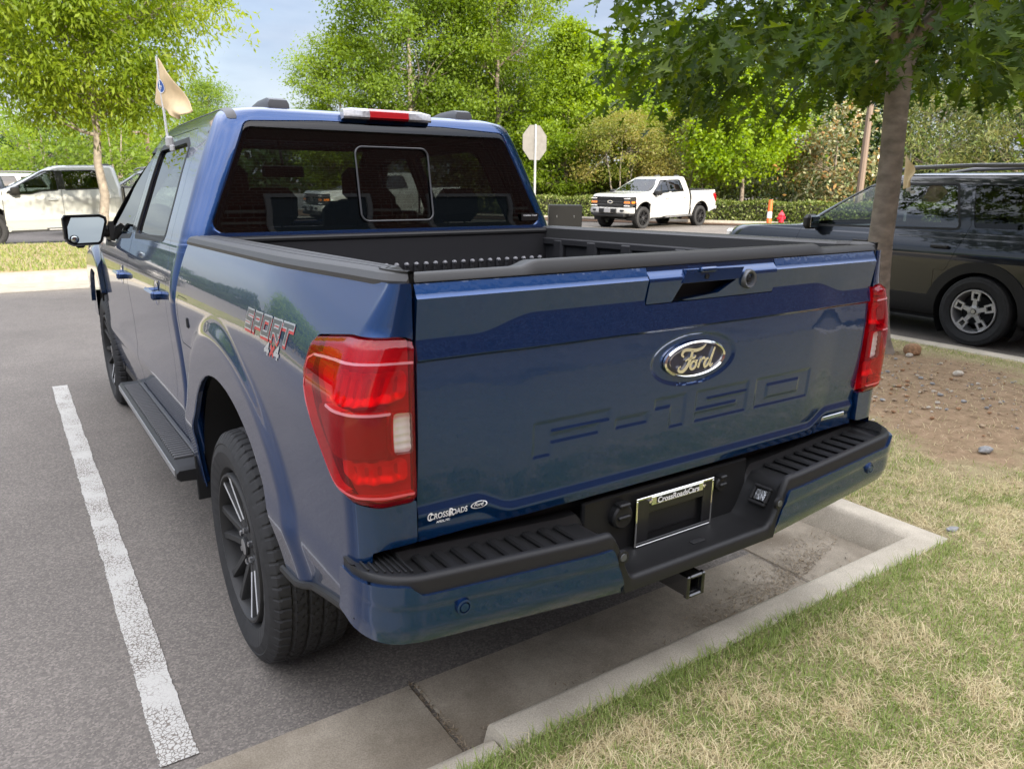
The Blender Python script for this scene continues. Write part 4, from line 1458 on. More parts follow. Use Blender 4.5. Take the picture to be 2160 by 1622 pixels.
def make_pickup():
    root = empty('pickup_truck')
    P_ = {}
    def both_parts(name, mb, mats, parent=root, **k):
        a = mb.build(name, mats, parent, body=True, **k)
        b = mirror(mb).build(name, mats, parent, body=True, **k)
        return a, b
    # ---------------- bed sides
    s = np.concatenate([np.linspace(.028, .215, 26), np.linspace(.226, 1.93, 170)])
    z = np.linspace(.44, 1.432, 104)
    S, Z = np.meshgrid(s, z, indexing='ij')
    P = bed_pt(S, Z)
    arch = np.hypot(S - AY, (Z - AZ) * 1.0) - AR
    sdl = sd_rpoly(S, Z, LAMP, .02)
    fuel = sd_rpoly(S, Z, FUEL, .03)
    keep = np.minimum.reduce([arch, -sdl - .003, Z - bed_bottom(S), 1.4315 - Z, 1.928 - S, S - .0285, -fuel - .0025])
    def inward(v):
        if v[1] < .16: return (.0, .03, 0)
        return (.022, 0, 0)
    bs = both_parts('bed_side', panel(P, keep, inward), BLUE)
    inner = bed_pt(S, Z, -.022)
    # dark layer behind the gaps and inside the arch
    pf = panel(bed_pt(S, Z, -.0005), fuel, (.015, 0, 0))
    fd = pf.build('fuel_door', BLUE, root, body=True)
    mb = MB().box((-.968, 1.80, 1.14), (.006, .23, .22))
    mb.box((-.9895, 1.715, 1.15), (.012, .022, .04), bev=.004)
    mb.build('fuel_door_catch', DARK, fd, body=True)
    # lower edge trim of the bed side
    pts = [(-.985 - .0 * y, y, bed_bottom(y) - .004) for y in np.linspace(.155, .72, 14)]
    both_parts('lower_trim', MB().tube([(-bedw(q[1], q[2]) - .002, q[1], q[2]) for q in pts], .011, 8), BLACKP)
    # wheel arch lip
    th = np.linspace(.0, math.pi - .25, 50)
    lip = [(-bedw(AY + AR * math.cos(t), AZ + AR * math.sin(t)) + .004, AY + (AR - .002) * math.cos(t), AZ + (AR - .002) * math.sin(t)) for t in th]
    both_parts('arch_lip', MB().tube(lip, .004, 6), BLUE)
    # wheel housing
    th = np.linspace(-.03, math.pi - .24, 40)
    G = np.array([[(x, AY + .60 * math.cos(t), AZ + .60 * math.sin(t)) for x in (-.955, -.8, -.62)] for t in th])
    mbh = MB().grid(G)
    mbh.add(np.array([[-.62, AY + .6 * math.cos(t), AZ + .6 * math.sin(t)] for t in th]), [list(range(40))])
    both_parts('wheel_housing', mbh, DARK)
    # ---------------- tail lamps
    s = np.concatenate([np.linspace(.024, .11, 22), np.linspace(.114, .22, 30), np.linspace(.228, .42, 30)])
    z = np.linspace(.94, 1.335, 90)
    S, Z = np.meshgrid(s, z, indexing='ij')
    sd = sd_rpoly(S, Z, LAMP, .018)
    def reg(bulge, sdf, **k):
        return panel(bed_pt(S, Z, bulge), sdf, **k)
    bul = .013 * sstep(sd / .016) + .004
    REV = [(.041, 1.072), (.083, 1.075), (.084, 1.165), (.043, 1.162)]
    rev = sd_rpoly(S, Z, REV, .006)
    # stepped outer lens: recessed upper edge and a raised light blade
    lens_sd = np.minimum(sd - .002, -rev - .001)
    def back(v): return (0.0, .02, 0) if v[1] < .17 else (.02, .004, 0)
    lens = reg(bul, lens_sd, off=back)
    inset_top = sd_rpoly(S, Z, [(.02, 1.25), (.5, 1.24), (.5, 1.4), (.02, 1.4)], .01)
    house = MB()
    hs = reg(-.026, sd - .001)
    house.V, house.F, house.I, house.n = hs.V, hs.F, hs.I, hs.n
    # guide strip running round the lamp, reflector bowls, dark block
    def strip(poly_pts, wd, off, mi, tgt=None):
        d = np.full(S.shape, 1e9)
        for (a, b) in zip(poly_pts, poly_pts[1:]):
            ex, ey = b[0] - a[0], b[1] - a[1]
            t = np.clip(((S - a[0]) * ex + (Z - a[1]) * ey) / (ex * ex + ey * ey), 0, 1)
            d = np.minimum(d, np.hypot(S - a[0] - t * ex, Z - a[1] - t * ey))
        q = reg(off, wd / 2 - d, mi=mi, off=back)
        (tgt or house).add(q.verts(), q.F, mi)
    guide = MB()
    strip([(.045, 1.270), (.12, 1.272), (.25, 1.270), (.352, 1.264)], .0055, bul + .0012, 0, guide)
    strip([(.352, 1.264), (.380, 1.252), (.374, 1.19), (.318, 1.115), (.255, 1.045), (.205, 1.003), (.16, .986), (.10, .980), (.04, .978)], .0055, bul + .0012, 1, guide)
    strip([(.094, 1.1665), (.16, 1.168), (.235, 1.176)], .006, bul + .0012, 0, guide)  # not a guide: highlight along the dark block's top, painted as a pale strip
    cups = [sd_rpoly(S, Z, [(.045, 1.185), (.31, 1.165), (.345, 1.245), (.045, 1.25)], .02),
            sd_rpoly(S, Z, [(.045, 1.0), (.19, 1.005), (.235, 1.055), (.045, 1.055)], .015)]
    for c in cups:
        dep = -.024 + .016 * np.cos(S * 150) * .25 + .012 * sstep(1 - c / .02)
        q = reg(dep, c, mi=2)
        house.add(q.verts(), q.F, 2)
    blk = sd_rpoly(S, Z, [(.092, 1.065), (.245, 1.065), (.315, 1.165), (.094, 1.172)], .012)
    q = reg(.0035, blk, mi=3, off=back)
    house.add(q.verts(), q.F, 3)
    revp = bed_pt(S, Z, .002 + .003 * np.abs(np.sin(Z * 190)) + .002 * np.abs(np.sin(S * 900)))
    clear = panel(bed_pt(S, Z, bul + .001), rev, off=back)
    revb = panel(revp, rev)
    BLK = mat('lamp_block', (0.13, 0.015, 0.03), rough=.25, coat=1)
    for mir in (False, True):
        f = mirror if mir else (lambda q: q)
        l = f(lens).build('tail_lamp', REDLENS, root, body=True)
        f(house).build('lamp_housing', [LAMPGREY, LIGHTBAR, REFLECTOR, BLK], l, body=True)
        f(guide).build('light_guide', [mat('guide_glint_pale', (.52, .17, .20), rough=.15, coat=1), mat('guide_pink', (.55, .07, .09), rough=.15, coat=1)], l, body=True)
        f(clear).build('reversing_lens', CLEAR, l, body=True)
        f(revb).build('reversing_reflector', REFLECTOR, l, body=True, sharp=0)
    # black surround behind lamp
    both_parts('lamp_recess', panel(bed_pt(S, Z, -.034), sd + .012), DARK)
    # ---------------- tailgate
    nx, nz = 460, 168
    x = np.linspace(-.829, .829, nx); z = np.linspace(.843, 1.4305, nz)
    X, Z = np.meshgrid(x, z, indexing='ij')
    ax = np.abs(X)
    ledge = 1.310 + .036 * sstep((.69 - ax) / .17)
    band = 1.266 + .002 * np.cos(X)
    low = .879 + .040 * sstep((ax - .575) / .11)
    D = np.zeros_like(X)                                            # + is forward (inward)
    D += .013 * np.clip((Z - 1.4005) / .03, 0, 1) + .003 * sstep((Z - 1.399) / .004)        # top chamfer
    D += np.where(Z < 1.4, .012 * np.clip((1.4 - Z) / (1.4 - ledge), 0, 1), 0)
    D += -.20 * np.clip(ledge - Z, 0, ledge - band) + .006 * sstep((band - Z) / .006)
    mainz = np.clip((band - Z) / (band - low), 0, 1)
    D += .016 * mainz - .006 * np.sin(mainz * math.pi)
    D += -.009 * sstep((low + .012 - Z) / .028) + .006 * np.clip((low - Z) / .04, 0, 1)
    D += .005 * (X / .83) ** 2                                     # plan curvature
    em = np.hypot((X - .006) / .163, (Z - 1.174) / .071)
    D += .004 * sstep((1.03 - em) / .10)                           # emblem dish
    # stamped letters
    def rects(x0, w_, rs):
        d = np.full(X.shape, -1e9)
        for (a, b, c, e) in rs:
            cx, cz = x0 + w_ * (a + c) / 2, .988 + .088 * (b + e) / 2
            hx, hz = w_ * (c - a) / 2, .088 * (e - b) / 2
            qx, qz = np.abs(X - cx) - hx, np.abs(Z - cz) - hz
            dd = -(np.hypot(np.maximum(qx, 0), np.maximum(qz, 0)) + np.minimum(np.maximum(qx, qz), 0))
            d = np.maximum(d, dd)
        return d
    t3 = .30
    letters = [rects(-.525, .235, [(0, 0, .22, 1), (0, 1 - t3, 1, 1), (0, .36, .86, .36 + .26)]),
               rects(-.265, .11, [(0, .36, 1, .64)]),
               rects(-.135, .12, [(.55, 0, 1, 1), (.05, 1 - t3, 1, 1)]),
               rects(.03, .215, [(0, 1 - t3, 1, 1), (0, .42, .2, 1), (0, .40, 1, .66), (.8, 0, 1, .66), (0, 0, 1, t3 * .9)]),
               rects(.285, .255, [(0, 0, .2, 1), (.8, 0, 1, 1), (0, 0, 1, t3 * .9), (0, 1 - t3 * .9, 1, 1)])]
    for l in letters:
        D += .0030 * sstep((l + .005) / .010)
    Y = .128 + D
    hole = sd_poly(X, Z, [(-.088, 1.336), (.085, 1.349), (.150, 1.383), (-.062, 1.383)])
    ctr = np.minimum.reduce([X + .18, .318 - X, Z - 1.336, 1.44 - Z])          # handle module
    P = np.stack([X, Y, Z], -1)
    kp = np.minimum.reduce([-(ctr + .0022), np.full(X.shape, 1.0)])
    tg = panel(P, kp, lambda v: (0, .03, 0)).build('tailgate', BLUE, root, body=True, sharp=28)
    P2 = P.copy()
    P2[..., 1] = .127 + np.where(Z > 1.392, .016 * sstep((Z - 1.392) / .03) ** 1.5, .012 * np.clip((1.392 - Z) / .06, 0, 1))
    hm = panel(P2, np.minimum(ctr, -hole), lambda v: (0, .028, 0))
    hm = hm.build('handle_module', BLUE, tg, body=True, sharp=28)
    MB().box((.03, .185, 1.37), (.42, .02, .10)).build('handle_pocket', DARK, tg, body=True)
    fl = MB()
    fl.prism([(-.066, 1.384), (.155, 1.384), (.172, 1.415), (-.052, 1.418)], .1255, .150)
    fl.box((.024, .123, 1.416), (.062, .014, .014), bev=.004)
    fl.build('tailgate_handle', BLUE, tg, body=True)
    kh = MB().lathe([(-.001, .0), (-.001, .0052), (.012, .0052)], 16, 'y', (.024, .1246, 1.397))
    kh.lathe([(-.002, .0056), (-.002, .0066), (.012, .0066)], 16, 'y', (.024, .1246, 1.397), 1)
    kh.build('key_lock', [DARK, BLACKP], tg, body=True)
    cm = MB().lathe([(.02, .027), (-.004, .027), (-.010, .0235), (-.008, .018), (.002, .016), (.002, .0)], 32, 'y', (.196, .128, 1.380))
    cm.lathe([(-.002, .0), (-.006, .004), (-.004, .009), (.003, .010)], 20, 'y', (.196, .128, 1.380), 1)
    cm.build('rear_camera', [GREY_T, DARK], tg, body=True)
    # emblem
    em = MB()
    def oval(rx, rz, d0, d1, mi, n=64):
        th = np.linspace(0, 2 * math.pi, n, endpoint=False)
        em.prism([(.006 + rx * math.cos(t), 1.174 + rz * math.sin(t)) for t in th], d0, d1, 'y', mi)
    def oring(rx0, rz0, rx1, rz1, d, mi, n=72):
        th = np.linspace(0, 2 * math.pi, n + 1)
        prof = [(1.0, .006), (.97, -.001), (.5, -.004), (.03, -.001), (0, .006)]
        G = np.array([[(.006 + (rx1 + (rx0 - rx1) * q) * math.cos(t), d + dy, 1.174 + (rz1 + (rz0 - rz1) * q) * math.sin(t)) for (q, dy) in prof] for t in th])
        em.grid(G, mi)
    ie, je = int(np.argmin(abs(x - .006))), int(np.argmin(abs(z - 1.174)))
    yb = float(Y[ie, je]) - .0085
    oval(.112, .0455, yb, yb + .012, 1)
    oring(.1185, .0505, .1085, .0430, yb, 0)
    oring(.1025, .0385, .1005, .0370, yb - .0005, 0)
    def stroke(pts, wd, sc=.19):
        q = np.array(pts, float)
        # Catmull-Rom smoothing
        t = np.linspace(0, len(q) - 1, 6 * (len(q) - 1) + 1)
        o = []
        for tt in t:
            i = min(int(tt), len(q) - 2); f = tt - i
            p0, p1, p2, p3 = q[max(i - 1, 0)], q[i], q[i + 1], q[min(i + 2, len(q) - 1)]
            o.append(.5 * (2 * p1 + (p2 - p0) * f + (2 * p0 - 5 * p1 + 4 * p2 - p3) * f * f + (3 * p1 - p0 - 3 * p2 + p3) * f ** 3))
        w_ = np.interp(np.linspace(0, 1, len(o)), np.linspace(0, 1, len(wd)), wd)
        em.ribbon(np.array(o) * sc, w_ * sc, yb - .0045, yb + .002, 'y', 0, (.006, 1.174))
    stroke([(-.27, .06), (-.31, .10), (-.27, .155), (-.17, .155), (-.04, .135), (.08, .15), (.17, .20)], [.02, .045, .05, .045, .05, .045, .015])
    stroke([(-.10, .14), (-.13, .03), (-.19, -.08), (-.27, -.145), (-.35, -.135), (-.36, -.09), (-.32, -.07)], [.04, .055, .055, .05, .04, .03, .02])
    stroke([(-.24, .00), (-.16, .025), (-.06, .03), (-.03, .06)], [.02, .035, .035, .02])
    stroke([(-.04, -.02), (-.09, -.03), (-.13, -.09), (-.10, -.135), (-.04, -.12), (-.01, -.06), (-.04, -.02), (.02, -.02)], [.03, .04, .045, .035, .04, .045, .03, .02])
    stroke([(.03, -.13), (.06, -.05), (.08, .0)], [.045, .04, .03])
    stroke([(.06, -.06), (.10, -.01), (.14, .005), (.16, -.02)], [.02, .03, .04, .03])
    stroke([(.24, -.01), (.19, -.03), (.155, -.09), (.18, -.135), (.24, -.10), (.28, -.03)], [.03, .04, .045, .035, .04, .04])
    stroke([(.36, .14), (.31, .02), (.275, -.08), (.29, -.13), (.34, -.10)], [.03, .045, .045, .035, .015])
    em.build('tailgate_emblem', [CHROME, OVAL], tg, body=True)
    # dealer lettering and trim badge
    dl = text_mb('CROSSROADS', .0155, .098, org=(-.752, .1405, .8895), d=.0, bold=.02)
    dl = text_mb('APEX, NC', .0075, .036, org=(-.766, .1405, .8770), d=0, bold=.03, mb=dl)
    dl = text_mb('C', .0205, .013, org=(-.801, .1402, .8880), d=0, bold=.02, mb=dl)
    dl = text_mb('R', .0205, .013, org=(-.7445, .1402, .8880), d=0, bold=.02, mb=dl)
    th = np.linspace(0, 2 * math.pi, 41)
    G = np.array([[(-.672 + k * math.cos(t) * .0225, .140, .8995 + k * .0095 * math.sin(t)) for k in (1, .84)] for t in th])
    dl.grid(G)
    dl = text_mb('Ford', .0095, .026, org=(-.672, .140, .8958), d=0, shear=.25, bold=.03, mb=dl)
    def skin(px, pz):
        i = np.clip(((px + .829) / 1.658 * (nx - 1)).round().astype(int), 0, nx - 1)
        j = np.clip(((pz - .843) / (1.4305 - .843) * (nz - 1)).round().astype(int), 0, nz - 1)
        return Y[i, j]
    Vv = dl.verts(); Vv[:, 1] = skin(Vv[:, 0], Vv[:, 2]) - .0025
    dl.V = [Vv]
    P_['dealer_lettering'] = dl.build('dealer_lettering', WHITE_T, tg, body=True, smooth=False)
    ye = float(skin(np.array([.722]), np.array([.8845]))[0]) + .001
    eb = MB().box((.722, ye, .8845), (.128, .008, .016), bev=.003)
    eb = text_mb('ECOBOOST', .009, .10, org=(.722, ye - .0043, .880), d=.0, bold=.02, mi=1, mb=eb)
    eb.build('trim_badge', [SATIN, mat('badge_green', (.10, .22, .16), rough=.4)], tg, body=True)
    # tailgate cap
    def cap_z(x):
        return 1.452 + .013 * sstep((.56 - abs(x)) / .05) + .0
    G = []
    for xx in np.concatenate([np.linspace(-.829, -.56, 12), np.linspace(-.555, -.50, 8), np.linspace(-.49, .49, 20), np.linspace(.50, .555, 8), np.linspace(.56, .829, 12)]):
        zt = cap_z(xx); c = .005 * (xx / .83) ** 2 - .006
        G.append([(xx, .150 + c, 1.4305), (xx, .1445 + c, 1.433), (xx, .150 + c, zt - .006), (xx, .157 + c, zt - .001), (xx, .166 + c, zt), (xx, .205, zt - .004), (xx, .212, zt - .012), (xx, .212, 1.40)])
    MB().grid(np.array(G)).build('tailgate_cap', mat('cap_plastic', (.021, .0205, .020), rough=.5, spec=.4), tg, body=True, sharp=50)
    MB().box((0, .205, 1.15), (1.64, .03, .58)).build('inner_skin', LINER, tg, body=True)
    # ---------------- bed interior and rail caps
    rc = MB()
    for y0, y1, x0 in ((.146, 1.94, 0),):
        G = []
        for y in np.linspace(y0, y1, 60):
            o = -bedw(max(y, .2), 1.43)
            if y < .24: o = -.838 - (abs(o) - .838) * math.sqrt(max(0, 1 - ((.24 - y) / .097) ** 2)) if y > .146 else -.842
            i = -.834 + .039 * float(sstep(np.array((y - .235) / .02)))
            o = min(o, i - .004)
            wd = i - o
            prof = [(o - .003, 1.425), (o - .004, 1.436), (o + .006, 1.450), (o + .014, 1.4545), (o + wd * .30, 1.457), (o + wd * .32, 1.4535), (o + wd * .37, 1.4535), (o + wd * .39, 1.457),
                    (o + wd * .60, 1.457), (o + wd * .62, 1.4535), (o + wd * .67, 1.4535), (o + wd * .69, 1.457), (i - .01, 1.456), (i, 1.448), (i, 1.40)]
            G.append([(px, y, pz) for px, pz in prof])
        rc.grid(np.array(G))
        rc.F.append(list(range(15))); rc.I.append(0)
    both_parts('bed_rail_cap', rc, RAILP, sharp=24)
    bd = MB()
    bd.box((0, 1.05, .895), (1.62, 1.76, .02))
    for k in range(17):
        bd.box((-.72 + k * .09, 1.05, .909), (.045, 1.72, .012), bev=.004)
    for sx in (-1, 1):
        bd.box((sx * .81, 1.05, 1.16), (.02, 1.76, .52))
        for y in (.42, .62, .95, 1.28, 1.52, 1.78):
            bd.box((sx * .79, y, 1.17), (.035, .075, .46), bev=.012)
        bd.box((sx * .72, AY, 1.0), (.18, .95, .2), bev=.04)
        bd.box((sx * .788, 1.05, 1.385), (.02, 1.74, .035), bev=.006)
    bd.box((0, 1.915, 1.165), (1.62, .02, .57))
    bd.build('bed_liner', LINER, root, body=True)
    rb = MB()
    for k in range(31):
        xx = -.75 + k * .05
        rb.box((xx, 1.898, 1.09), (.020, .016, .42), bev=.006)
    for k in range(31):
        rb.box((-.75 + k * .05, 1.892, 1.304), (.020, .026, .018), 1, bev=.007)  # rib ends coloured pale to imitate the light on them
    rb.build('bulkhead_ribs', [LINER, mat('lit_rib_liner', (.22, .22, .23), rough=.5)], root, body=True)
    mb = MB().box((0, 1.925, 1.435), (1.62, .055, .025), bev=.008)
    mb.build('bulkhead_cap', BLACKP, root, body=True)
    for sx in (-1, 1):
        for y in (1.66, .5):
            MB().box((sx * .785, y, 1.13), (.03, .05, .05), bev=.004).build('tie_down', BLACKP, root, body=True)
    # bed underside / frame
    fr = MB()
    for sx in (-1, 1):
        fr.box((sx * .52, 2.9, .60), (.09, 5.3, .17))
    fr.box((0, 1.1, .80), (1.5, 1.65, .06))
    fr.box((0, AY, .43), (1.2, .10, .10))
    fr.lathe([(-.14, 0), (-.14, .10), (0, .16), (.14, .10), (.14, 0)], 20, 'y', (0, AY, .43))
    fr.box((0, 3.4, .62), (1.7, 2.6, .08))
    fr.box((0, 4.9, .50), (1.3, .25, .14))
    fr.build('chassis', DARK, root, body=True)
    # ---------------- rear bumper
    def zc(x): return .035 * np.clip((abs(x) - .40) / .47, 0, 1.1)
    xs = np.concatenate([np.linspace(-.985, -.87, 16), np.linspace(-.86, -.37, 14), np.linspace(-.362, -.262, 9), np.linspace(-.25, .25, 10), np.linspace(.262, .362, 9), np.linspace(.37, .86, 14), np.linspace(.87, .985, 16)])
    G = []
    for xx in xs:
        a = abs(xx)
        k = float(sstep(np.array((a - .268) / .088)))
        zt = (1 - k) * .640 + k * (.783 + zc(xx))
        dz = .004 * (1 - k) + .022 * k
        if a > .86: dz *= max(0, 1 - (a - .86) / .03)
        zb = .593 + .0 * k + (.12 * k if a > .3 else 0)
        e = .0
        if a > .86: e = .135 * (1 - math.sqrt(max(0, 1 - ((a - .86) / .1255) ** 2)))
        y0 = .030 + .012 * (a / .9) ** 2 + e
        yp = max(.185, y0 + .02)
        zp = zt - dz
        G.append([(xx, .21, zb), (xx, y0 + .015, zb), (xx, y0, zb + .008), (xx, y0, zt - .012), (xx, y0 + .005, zt - .003), (xx, y0 + .012, zt), (xx, y0 + .020, zt),
                  (xx, y0 + .028, zp), (xx, yp - .012, zp), (xx, yp - .004, zt), (xx, yp + .012, zt + .004 * k), (xx, yp + .030, zt + .004 * k), (xx, yp + .032, zb)])
    bp_ = MB().grid(np.array(G))
    m = len(G[0])
    bp_.F.append(list(range(m))); bp_.I.append(0)
    bp_.F.append(list(range((len(xs) - 1) * m, len(xs) * m))); bp_.I.append(0)
    bump = bp_.build('rear_bumper', BLACKP, root, body=True, sharp=40)
    for sx in (-1, 1):
        tr = MB()
        for k in range(9):
            xx = sx * (.42 + k * .051)
            zz = .783 + zc(xx) - .0165
            tr.box((xx, .115, zz), (.026, .118, .013), bev=.005)
        for k in range(7):                     # fine anti-slip lines on the end caps
            xx = sx * (.885 + k * .013)
            ya = .062 + .135 * (1 - math.sqrt(max(0, 1 - ((abs(xx) - .86) / .1255) ** 2)))
            tr.box((xx, (ya + .215) / 2, .783 + zc(xx) + .0025), (.0045, max(.02, .2 - ya), .006), bev=.001)
        tr.build('step_tread', BLACKP, bump, body=True)
    # painted covers
    for sx in (1, -1):
        u = np.linspace(0, 1, 70)
        zz = np.linspace(.56, .83, 40)
        U, Zz = np.meshgrid(u, zz, indexing='ij')
        # path: straight from x=.28 to .865 then quarter ellipse to (.992,.20) and straight to .235
        L0, L1, L2 = .585, .20, .06
        d = U * (L0 + L1 + L2)
        tt = np.clip((d - L0) / L1, 0, 1) * math.pi / 2
        X_ = np.where(d < L0, .28 + d, .865 + .127 * np.sin(tt))
        Y_ = .022 + .012 * (np.minimum(X_, .87) / .9) ** 2 + np.where(d < L0, 0, .135 * (1 - np.cos(tt))) + np.maximum(0, d - L0 - L1)
        lowc = .600 + .058 * np.clip((X_ - .30) / .6, 0, 1) + .03 * sstep((d - L0 - .06) / .2)
        kk = np.clip((lowc + .045 - Zz) / .05, 0, 1)
        Y_ = Y_ + .018 * kk ** 1.5 + .004 * sstep((lowc + .10 - Zz) / .012)
        top = .742 + zc(X_) + .024 * sstep((d - .595) / .035)
        inn = X_ - (.292 + (.745 - Zz) * -.40 + .058)
        S_ = np.minimum.reduce([top - Zz, Zz - lowc, np.where(d < .2, inn, 1), np.where(d > .7, L0 + L1 + L2 - .002 - d, 1)])
        Pp = np.stack([-X_, Y_, Zz], -1)
        q = panel(Pp, S_, lambda v: (0, .03, 0) if v[1] < .1 else (.03, .0, 0))
        if sx < 0: q = mirror(q)
        q.build('bumper_cover', BLUE, bump, body=True)
        sn = MB()
        for (cx, cz, yy) in ((.782, .722, .0285),):
            sn.lathe([(.006, .0195), (-.0005, .0185), (-.0012, .0135), (.002, .0125)], 24, 'y', (-sx * cx, yy, cz))
            sn.lathe([(.002, .0115), (-.0012, .010), (-.0012, 0)], 24, 'y', (-sx * cx, yy, cz))
        sn.build('parking_sensor', BLUE, bump, body=True)
        sn = MB()
        sn.lathe([(.006, .019), (-.003, .018), (-.004, .0125), (-.002, .012)], 24, 'y', (-sx * .312, .032, .708))
        sn.lathe([(-.002, .0115), (-.0045, .010), (-.0045, 0)], 24, 'y', (-sx * .312, .032, .708), 1)
        sn.build('parking_sensor', [BLACKP, GREY_T], bump, body=True)
        # licence lamp housing in the sloping end of the notch
        sg = -sx
        al = math.atan2(.145, .09)
        c, s_ = math.cos(al), math.sin(al)
        Rm = [[sg * c, 0, -sg * s_], [0, 1, 0], [s_, 0, c]]
        hb = MB()
        for (du, dy, lu, ly) in ((-.026, 0, .010, .062), (.026, 0, .010, .062), (0, -.026, .042, .010), (0, .026, .042, .010)):
            hb.box((sg * (.309 + du * c), .100 + dy, .712 + du * s_), (lu, ly, .014), bev=.003, rot=Rm)
        lb = MB().box((sg * .311, .100, .712), (.034, .036, .008), bev=.002, rot=Rm)
        hb2 = hb.build('licence_lamp', DARK, bump, body=True)
        lb.build('lamp_glass', mat('lamp_crystal', (.30, .31, .32), rough=.2, metal=.7, bump=(70, 1, .01)), hb2, body=True)
    # backing panel, plate frame, connectors, hitch
    bk = MB().box((0, .185, .715), (.66, .02, .19), bev=.006)
    bk.box((0, .232, .785), (1.7, .02, .10))
    bk.build('bumper_backing', BLACKP, bump, body=True)
    pl = MB()
    pw, ph, py, pz = .156, .084, .158, .7035
    def fbox(x0, x1, z0, z1, y, d, mi): pl.box(((x0 + x1) / 2, y, (z0 + z1) / 2), (x1 - x0, d, z1 - z0), mi, bev=.0012)
    fbox(-pw, pw, -ph + pz, -ph + pz + .030, py, .006, 1)
    fbox(-pw, -pw + .052, -ph + pz + .030, ph + pz - .006, py, .006, 1)
    fbox(pw - .042, pw, -ph + pz + .030, ph + pz - .006, py, .006, 1)
    fbox(-pw + .052, pw - .042, ph + pz - .052, ph + pz - .006, py, .006, 1)
    fbox(-pw, pw, ph + pz - .007, ph + pz, py - .001, .008, 0)
    fbox(-pw, -pw + .006, -ph + pz + .02, ph + pz - .007, py - .001, .008, 0)
    fbox(pw - .006, pw, -ph + pz + .02, ph + pz - .007, py - .001, .008, 0)
    fbox(-pw, pw, -ph + pz + .020, -ph + pz + .0225, py - .003, .003, 2)
    fbox(-.100, .108, ph + pz - .030, ph + pz - .004, py - .004, .006, 0)
    fbox(-.083, .090, ph + pz - .0275, ph + pz - .0065, py - .006, .004, 1)
    fbox(-.10, .11, pz - .04, pz + .03, .172, .004, 1)
    pl = text_mb('CrossRoadsCars', .0185, .168, org=(.004, py - .0095, ph + pz - .0265), d=0, bold=.03, mi=2, mb=pl)
    pl = text_mb('APEX, NC', .0115, .066, org=(0, py - .0045, -ph + pz + .0045), d=0, bold=.03, mi=2, mb=pl)
    for xx in (-.105, .113):
        pl.lathe([(.004, .006), (-.002, .006), (-.003, .003), (-.003, 0)], 12, 'y', (xx, py - .006, ph + pz - .017), 0)
    P_['plate'] = pl.build('licence_plate_frame', [CHROME, mat('plate_black', (.008, .008, .009), rough=.35, coat=.3), WHITE_T], bump, body=True)
    for (xx, zz, r_) in ((-.205, .748, .036), (.192, .757, .024)):
        cn = MB()
        cn.lathe([(.03, r_), (-.012, r_), (-.017, r_ * .85), (-.017, 0)], 28, 'y', (xx, .168, zz))
        cn.box((xx, .158, zz + r_), (r_ * 1.1, .03, .012), bev=.004)
        cn.box((xx, .15, zz), (r_ * 1.2, .012, .010), bev=.003)
        cn.build('trailer_socket', BLACKP, bump, body=True)
    hk = MB()
    for (dx, dz, wx, wz) in ((-.028, 0, .008, .064), (.028, 0, .008, .064), (0, .028, .048, .008), (0, -.028, .048, .008)):
        hk.box((dx, .185, .520 + dz), (wx, .24, wz), bev=.003)
    for (dx, dz, wx, wz) in ((-.030, 0, .012, .072), (.030, 0, .012, .072), (0, .030, .048, .012), (0, -.030, .048, .012)):
        hk.box((dx, .062, .520 + dz), (wx, .018, wz), bev=.004)
    hk.box((0, .30, .55), (.9, .10, .09), bev=.02)
    hk.build('hitch_receiver', mat('hitch_black', (.010, .010, .011), rough=.25, coat=.8), bump, body=True)
    fs = MB().box((.03, .09, .6375), (.05, .018, .003), bev=.001)
    fs.build('spare_lock', DARK, bump, body=True)
    return root, P_, both_parts
